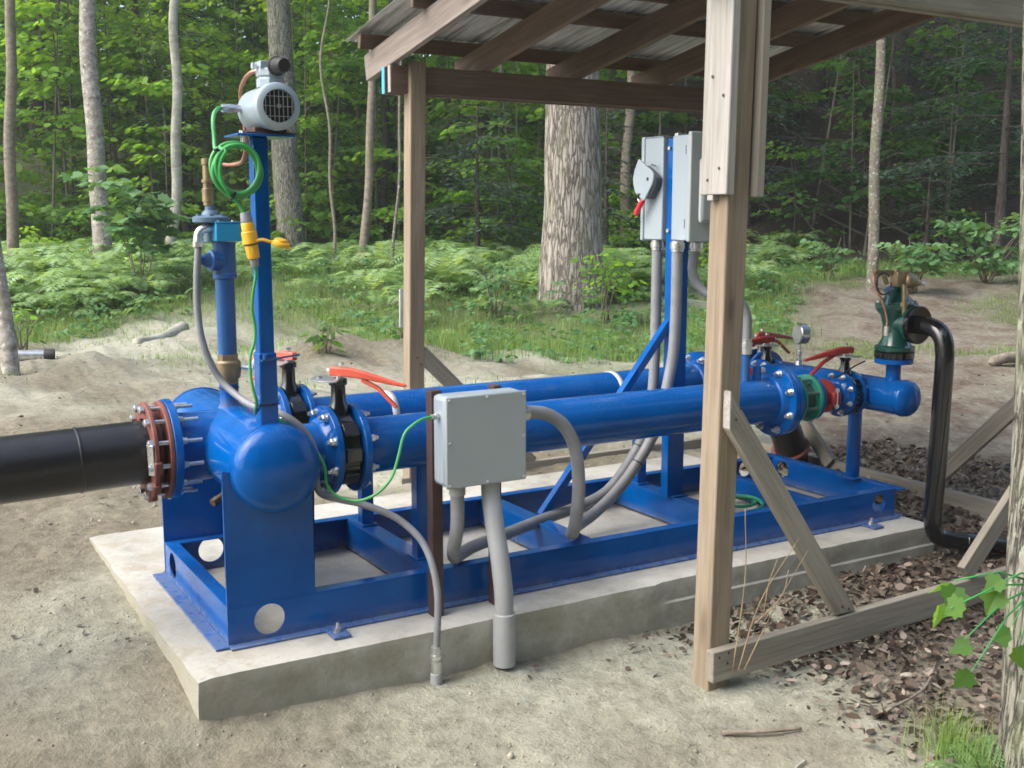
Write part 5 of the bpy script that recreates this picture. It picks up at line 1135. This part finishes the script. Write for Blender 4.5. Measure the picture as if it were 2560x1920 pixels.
shrub('hazel_shrub','leafy green shrub at the foot of the lichen spotted trunk, on its left',12.75,9.35,.75,6,.11,'leaf_pale',.5,30,'hex',.8,.2)
shrub('hazel_shrub','wide pale green shrub behind the dark green control valve',12.70,7.65,.85,8,.115,'leaf_pale',.65,34,'hex',.8,.15)
shrub('hazel_shrub','spreading pale shrub at the right edge beyond the sand',14.3,7.55,1.25,9,.12,'leaf_pale',1.0,36,'hex',.8,.15)
shrub('broadleaf_shrub','low green clump on the far bank beyond the two right hand braces',14.4,6.55,.55,7,.10,'leaf_pale',.7,26,'hex',.8,.1)
shrub('broadleaf_shrub','bright green shrub under the hillside just right of the wooden front post',11.9,11.0,.7,6,.10,'leaf_bright',.6,28,'hex',.8,.15)
for (x,y,H,lab) in ((.55,9.9,.55,'tuft of broad green leaves beside the black tipped pipe offcut'),(4.1,7.35,.26,'dark green dock plant on the sand bank behind the red levers'),(3.05,7.0,.30,'low weed on the sand just behind the two red valve levers at left')):
    shrub('weed', lab, x, y, H, 6, .13, 'leaf_mid', .22, 14, 'hex', .42, .1, 'weed')
# maple sprig growing from the near tree
t = thing('maple_sprig', 'drooping sprig of big maple leaves growing from the near right trunk', 'sprig', (2.25,-1.60,.30))
mb = MB(); S_ = []; P0 = np.array([2.27,-1.60,.32])
for tip, lv in (((1.80,-1.62,.42),2),((1.70,-1.69,.37),2),((1.73,-1.71,.26),1),((1.76,-1.73,.17),1),((2.02,-1.63,.38),2),((2.05,-1.66,.24),1),((2.12,-1.64,.14),1)):
    tip = np.array(tip); mb.tube([P0, (P0+tip)/2+np.array([0,0,.035]), tip], [.0045,.003,.002], 6)
    q = tip+rng.normal(0,.02,(lv,3)); dd = unit(np.stack([rng.uniform(-1,.4,lv),rng.uniform(-.6,.6,lv),rng.uniform(-.9,-.25,lv)],-1)); S_.append((q,dd,np.array([-.35,-.55,.75])+rng.normal(0,.3,(lv,3)),rng.uniform(.065,.09,lv),rng.uniform(.0,.35,lv)))
obj('stem', mb, M['leaf_bright'] if False else M['green'], t, ang=180); c_, d_, n_, L_1, t_ = (np.concatenate(a) for a in zip(*S_)); h_ = [(-.05,.27),(.12,.33),(.19,.58),(.36,.47),(.52,.52),(.57,.29),(.74,.20)]; d_ = unit(d_); s_ = unit(np.cross(n_, d_)); n_ = np.cross(d_, s_); halves = []
for sg in (1, -1):                            # two folded halves and a drooping tip
    pr = [(0,0)]+h_+[(1.,0),(.6,0),(.3,0)]; halves.append(np.stack([c_+d_*(L_1*a)[:,None]+s_*(L_1*.95*b_*sg)[:,None]+n_*(L_1*(.22*abs(b_)-.16*a*a))[:,None] for a, b_ in pr], 1))
o = quads_obj('leaves', np.concatenate(halves), np.clip(np.tile(t_, 2)*.8+.35, 0, 1), M['leaf_mid'], len(pr)); o.parent = t; o.matrix_basis = Matrix.Translation(-Vector((2.25,-1.60,.30)))
# fern and grass at lower right
t = thing('fern', 'single bright fern at the lower right corner beside the fallen branch', 'fern', (1.98,-1.66,gz(1.98,-1.66)))
o = foliage('fronds', [frond2((x_,y_,gz(x_,y_)-.01), a_, L_2, ar,   .45, 22) for x_,y_,a_,L_2,ar in ((1.98,-1.66,2.9,.34,.55),(1.98,-1.66,3.6,.36,.35),(2.0,-1.66,2.2,.30,.7),(2.0,-1.68,4.3,.34,.4),(2.02,-1.64,1.3,.32,.8),(2.0,-1.70,5.0,.36,.45),(2.05,-1.6,.4,.3,.9),(2.0,-1.68,3.9,.42,.5))], M['fern'], 'diamond', .42)
o.parent = t; o.matrix_basis = Matrix.Translation(-ORG[t.name])
Gb = blades(2.05,-1.48,260,.055,.07,.22,.0016)
o = quads_obj('grass_tuft', Gb, np.repeat(rng.uniform(.3,1,len(Gb)//2), 2), M['grass'], 4); tag(o, 'tuft of fine bright grass at the foot of the near right trunk', 'grass tuft', kind='stuff')
# dry stalks by the front sill
mb = MB()
for p in (((1.70,-.78,-.16),(1.78,-.80,.10),(1.95,-.82,.33)),((1.72,-.79,-.16),(1.84,-.81,.06),(1.99,-.83,.28)),((1.68,-.77,-.17),(1.71,-.79,.2),(1.69,-.80,.47)),((1.76,-.80,.02),(1.86,-.83,.12),(1.88,-.84,.22)),((1.80,-.80,.05),(1.80,-.82,.17),(1.84,-.82,.26))):
    mb.tube(cr(p, 5), list(np.linspace(.0032,.0014,11)), 6)
tag(obj('dry_stalks', mb, M['straw'], None, (1.7,-.78,-.16), ang=180), 'few dry straw coloured stalks leaning at the foot of the front post', 'dry weed')

# ---------------------------------------------------------------- leaf litter, clods and twigs
def litter_pts(n):
    out = []
    while len(out) < n:
        x = rng.uniform(.9, 5.2); y = rng.uniform(-2.2, 1.6)
        if -.17 < x < 3.56 and y > -.215: continue
        p = float(sm(1.5, 2.2, x+.5*fbm(x*1.2, y*1.2, 21, 3)))*float(sm(-2.0,-.95,y+.4*fbm(x*2,y*2,22,3)))
        if x < 3.6 and -.72 < y < -.2: p *= 1.6
        if y > .2: p *= .7
        if rng.random() < p: out.append((x, y))
    return np.array(out)
lp = litter_pts(15000); n = len(lp)
lz = hgt(lp[:,0], lp[:,1])+rng.uniform(.002,.02,n)+.05*np.exp(-((lp[:,0]-2.1)/.5)**2-((lp[:,1]+.9)/.13)**2)*rng.random(n)
Ls = rng.uniform(.015,.05,n)*rng.choice([.7,1.,1.25],n); co_ = leaves(np.concatenate([lp, lz[:,None]],1), rand_dirs(n,-.5,.7), np.array([0,0,1.])+rng.normal(0,.9,(n,3)), Ls, Ls*rng.uniform(.35,.7,n), -.18, 'hex')
# sparse leaves over the rest of the sand and the wooded slope
m2 = 5200; u = np.concatenate([rng.uniform(4, 13, 1500), rng.uniform(21.5, 32, m2-1500)]); v = rng.uniform(-.55,.55,m2)*u
x = -1.05+.5076*u+.8616*v; y = -3.7675+.8616*u-.5076*v; ok = ~((x>-.25)&(x<3.6)&(y>-.25)&(y<1.8)); x, y, u = x[ok], y[ok], u[ok]; m2 = len(x)
L2 = rng.uniform(.04,.09,m2)*np.where(u>20,1.9,.42); c2 = leaves(np.stack([x,y,hgt(x,y)+.012],-1), rand_dirs(m2,-.25,.3), np.array([0,0,1.])+rng.normal(0,.5,(m2,3)), L2, L2*.6, -.15, 'hex')
o = quads_obj('leaf_litter', np.concatenate([co_, c2]), rng.uniform(0,1,n+m2)**1.2, M['litter'], 6); tag(o, 'brown curled dead leaves strewn around the shelter sill and over the slope', 'dead leaves', kind='stuff')
mb = MB(); n = 0
ico = [(0,0,1),(.89,0,.45),(.28,.85,.45),(-.72,.53,.45),(-.72,-.53,.45),(.28,-.85,.45),(.72,.53,-.45),(-.28,.85,-.45),(-.89,0,-.45),(-.28,-.85,-.45),(.72,-.53,-.45),(0,0,-1)]
icf = [(0,1,2),(0,2,3),(0,3,4),(0,4,5),(0,5,1),(1,6,2),(2,7,3),(3,8,4),(4,9,5),(5,10,1),(6,7,2),(7,8,3),(8,9,4),(9,10,5),(10,6,1),(6,11,7),(7,11,8),(8,11,9),(9,11,10),(10,11,6)]
ca_ = np.array(ico)
while n < 2600:
    u = 2.6+9*rng.random()**1.6; v = rng.uniform(-.5,.5)*u; x = -1.05+.5076*u+.8616*v; y = -3.7675+.8616*u-.5076*v
    if -.2 < x < 3.56 and -.22 < y < 1.8: continue
    if rng.random() > .25+1.3*max(0, float(fbm(x*1.1, y*1.1, 91, 3))+.15): continue
    s = rng.uniform(.002,.0065)*(1 if rng.random() < .96 else 2.2); k = ca_*(s*rng.uniform(.6,1.3,3))*rng.uniform(.75,1.2,(12,1)); mb.add(k+np.array([x,y,gz(x,y)+s*.2]), icf); n += 1
clm = plain('dry_clod', (.40,.37,.30), .95, 0, (.20,.17,.125), 3, 0, lo=.4, hi=.6)
o = obj('gravel', mb, clm, None, (0,0,0), ang=180); tag(o, 'small clods and pebbles scattered over the sand', 'pebbles', kind='stuff')
# sand spilled on the left end of the slab
# fallen wood
def stick(name, label, pts, r0, r1, mat, cat='branch'):
    P = cr(pts, 6); o = obj(name, MB().tube(P, list(np.linspace(r0, r1, len(P))), 10), M[mat], None, pts[0], ang=180); tag(o, label, cat); return o
G_ = lambda x, y, d=.01: (x, y, gz(x, y)+d)
stick('fallen_branch','thick bare branch lying at the lower right corner, running out of the picture',[G_(1.30,-1.78,.02),G_(1.55,-1.66,.025),G_(1.75,-1.57,.02),G_(1.98,-1.52,.018)],.030,.024,'bark_brown')
stick('fallen_branch','thin bare twig on the leaves below the sill, right of the front post',[G_(1.45,-.98,.015),G_(1.56,-1.05,.02),G_(1.70,-1.11,.012)],.009,.006,'bark_brown','twig')
stick('fallen_branch','straight grey twig among the dead leaves below the middle of the sill',[G_(2.05,-1.18,.02),G_(2.30,-1.14,.03),G_(2.52,-1.02,.02)],.006,.004,'bark_brown','twig')
stick('fallen_branch','short pale stick on the sand near the bottom of the picture',[G_(1.44,-1.32,.012),G_(1.50,-1.29,.014),G_(1.56,-1.27,.01)],.006,.005,'bark_beech','twig')
stick('fallen_log','short grey log lying on the sand beyond the left end of the skid',[G_(1.80,10.02,.035),G_(2.15,10.3,.05),G_(2.55,10.72,.07)],.06,.085,'bark_beech','log')
t = thing('pipe_offcut','short silver pipe offcut with a black end lying by the left edge tree','pipe offcut',(.42,8.48,.03)); p = Vector((.20,8.55,gz(.3,8.5)+.05))
obj('pipe_body', MB().cyl(p, p+Vector((.36,-.08,-.01)), .062, 24), M['zinc'], t); obj('black_end', MB().lathe([(0,.064),(.004,.066),(.10,.066),(.104,.056),(.02,.05)], p+Vector((.355,-.079,-.01)), (.36,-.08,-.01), 24), M['rubber'], t)
t = thing('wooden_stake', 'pale wooden stake standing in the grass left of the back post', 'stake', (4.46,8.15,-.05)); board('stake_board', (4.46,8.15,-.3), (4.475,8.15,.68), .075, .03, M['stakewood'], t, (0,1,0), .003)
t = thing('plank', 'pale plank lying in the grass between the conduits and the front post', 'plank', (9.0,8.3,.2)); board('plank_board', (8.75,8.42,gz(8.75,8.42)+.16), (9.35,8.08,gz(9.35,8.08)+.06), .03, .11, M['scab'], t)
tag(obj('bark_piece', MB().tube(cr([(9.0,3.55,.02),(9.25,3.5,.07),(9.6,3.42,.05),(9.9,3.45,.02)],5), [.01]+[.06]*14+[.01], 8), M['bark_brown'], None, (9.2,3.5,0), ang=180), 'brown slab of bark lying on the sand right of the relief pipe', 'bark piece')
for (x,y,r,lab) in ((2.35,-1.02,.055,'flat pale stone lying below the sill among the dead leaves'),(2.12,-1.06,.06,'rough whitish stone just under the left part of the sill')):
    k = ca_*np.array([r*.7,r*.5,r*.22])*rng.uniform(.85,1.15,(12,1)); s_ = obj('stone', MB().add(k+np.array([x,y,gz(x,y)+r*.25]), icf), clm, None, (x,y,gz(x,y)), ang=25); tag(s_, lab, 'stone'); s_.modifiers.new('round','SUBSURF').levels = 2; s_.modifiers['round'].render_levels = 2
# ================================================================ thin haze volume, added to lift the darks
hb = obj('haze', MB().box(-79, 89, -74, 89, -3.2, 48), None, None, (0,0,0)); tag(hb, 'thin haze added to lift the darks, filling the clearing and the wood', 'haze', kind='stuff')
hm_ = bpy.data.materials.new('haze'); hm_.use_nodes = True; ht = hm_.node_tree; ht.nodes.clear(); ho = ht.nodes.new('ShaderNodeOutputMaterial')
pv = ht.nodes.new('ShaderNodeVolumePrincipled'); pv.inputs['Color'].default_value = (.93,.97,.95,1); pv.inputs['Density'].default_value = .0014; pv.inputs['Anisotropy'].default_value = .2
ht.links.new(pv.outputs[0], ho.inputs['Volume']); hb.data.materials.append(hm_)
# ================================================================ light
w = bpy.data.worlds.new('World'); S.world = w; w.use_nodes = True; t = w.node_tree; bg = t.nodes['Background']
sk = t.nodes.new('ShaderNodeTexSky'); sk.sky_type = 'NISHITA'; sk.sun_disc = False
SUN_AZ, SUN_EL = R(170), R(47)               # azimuth measured from +X towards +Y
sk.sun_elevation = SUN_EL; sk.sun_rotation = PI/2-SUN_AZ; sk.air_density = 1.; sk.dust_density = 4.; sk.ozone_density = 1.; sk.altitude = 200
t.links.new(sk.outputs[0], bg.inputs[0]); bg.inputs[1].default_value = .15
ld = bpy.data.lights.new('sun', 'SUN'); ld.energy = 1.7; ld.angle = R(65); ld.color = (1., .975, .93)
lo = bpy.data.objects.new('sun', ld); COL.objects.link(lo); sd = Vector((math.cos(SUN_AZ)*math.cos(SUN_EL), math.sin(SUN_AZ)*math.cos(SUN_EL), math.sin(SUN_EL)))
lo.rotation_euler = sd.to_track_quat('Z', 'Y').to_euler(); lo.location = sd*40
S.view_settings.view_transform = 'Standard'; S.view_settings.look = 'None'; S.view_settings.gamma = 1.; S.view_settings.exposure = 1.5
S.render.engine = 'CYCLES'; S.cycles.max_bounces = 7; S.cycles.diffuse_bounces = 5; S.cycles.glossy_bounces = 3; S.cycles.transmission_bounces = 4; S.cycles.transparent_max_bounces = 6
S.cycles.pixel_filter_type = 'BLACKMAN_HARRIS'; S.cycles.filter_width = 1.7; S.cycles.use_denoising = True; S.cycles.sample_clamp_indirect = 6.
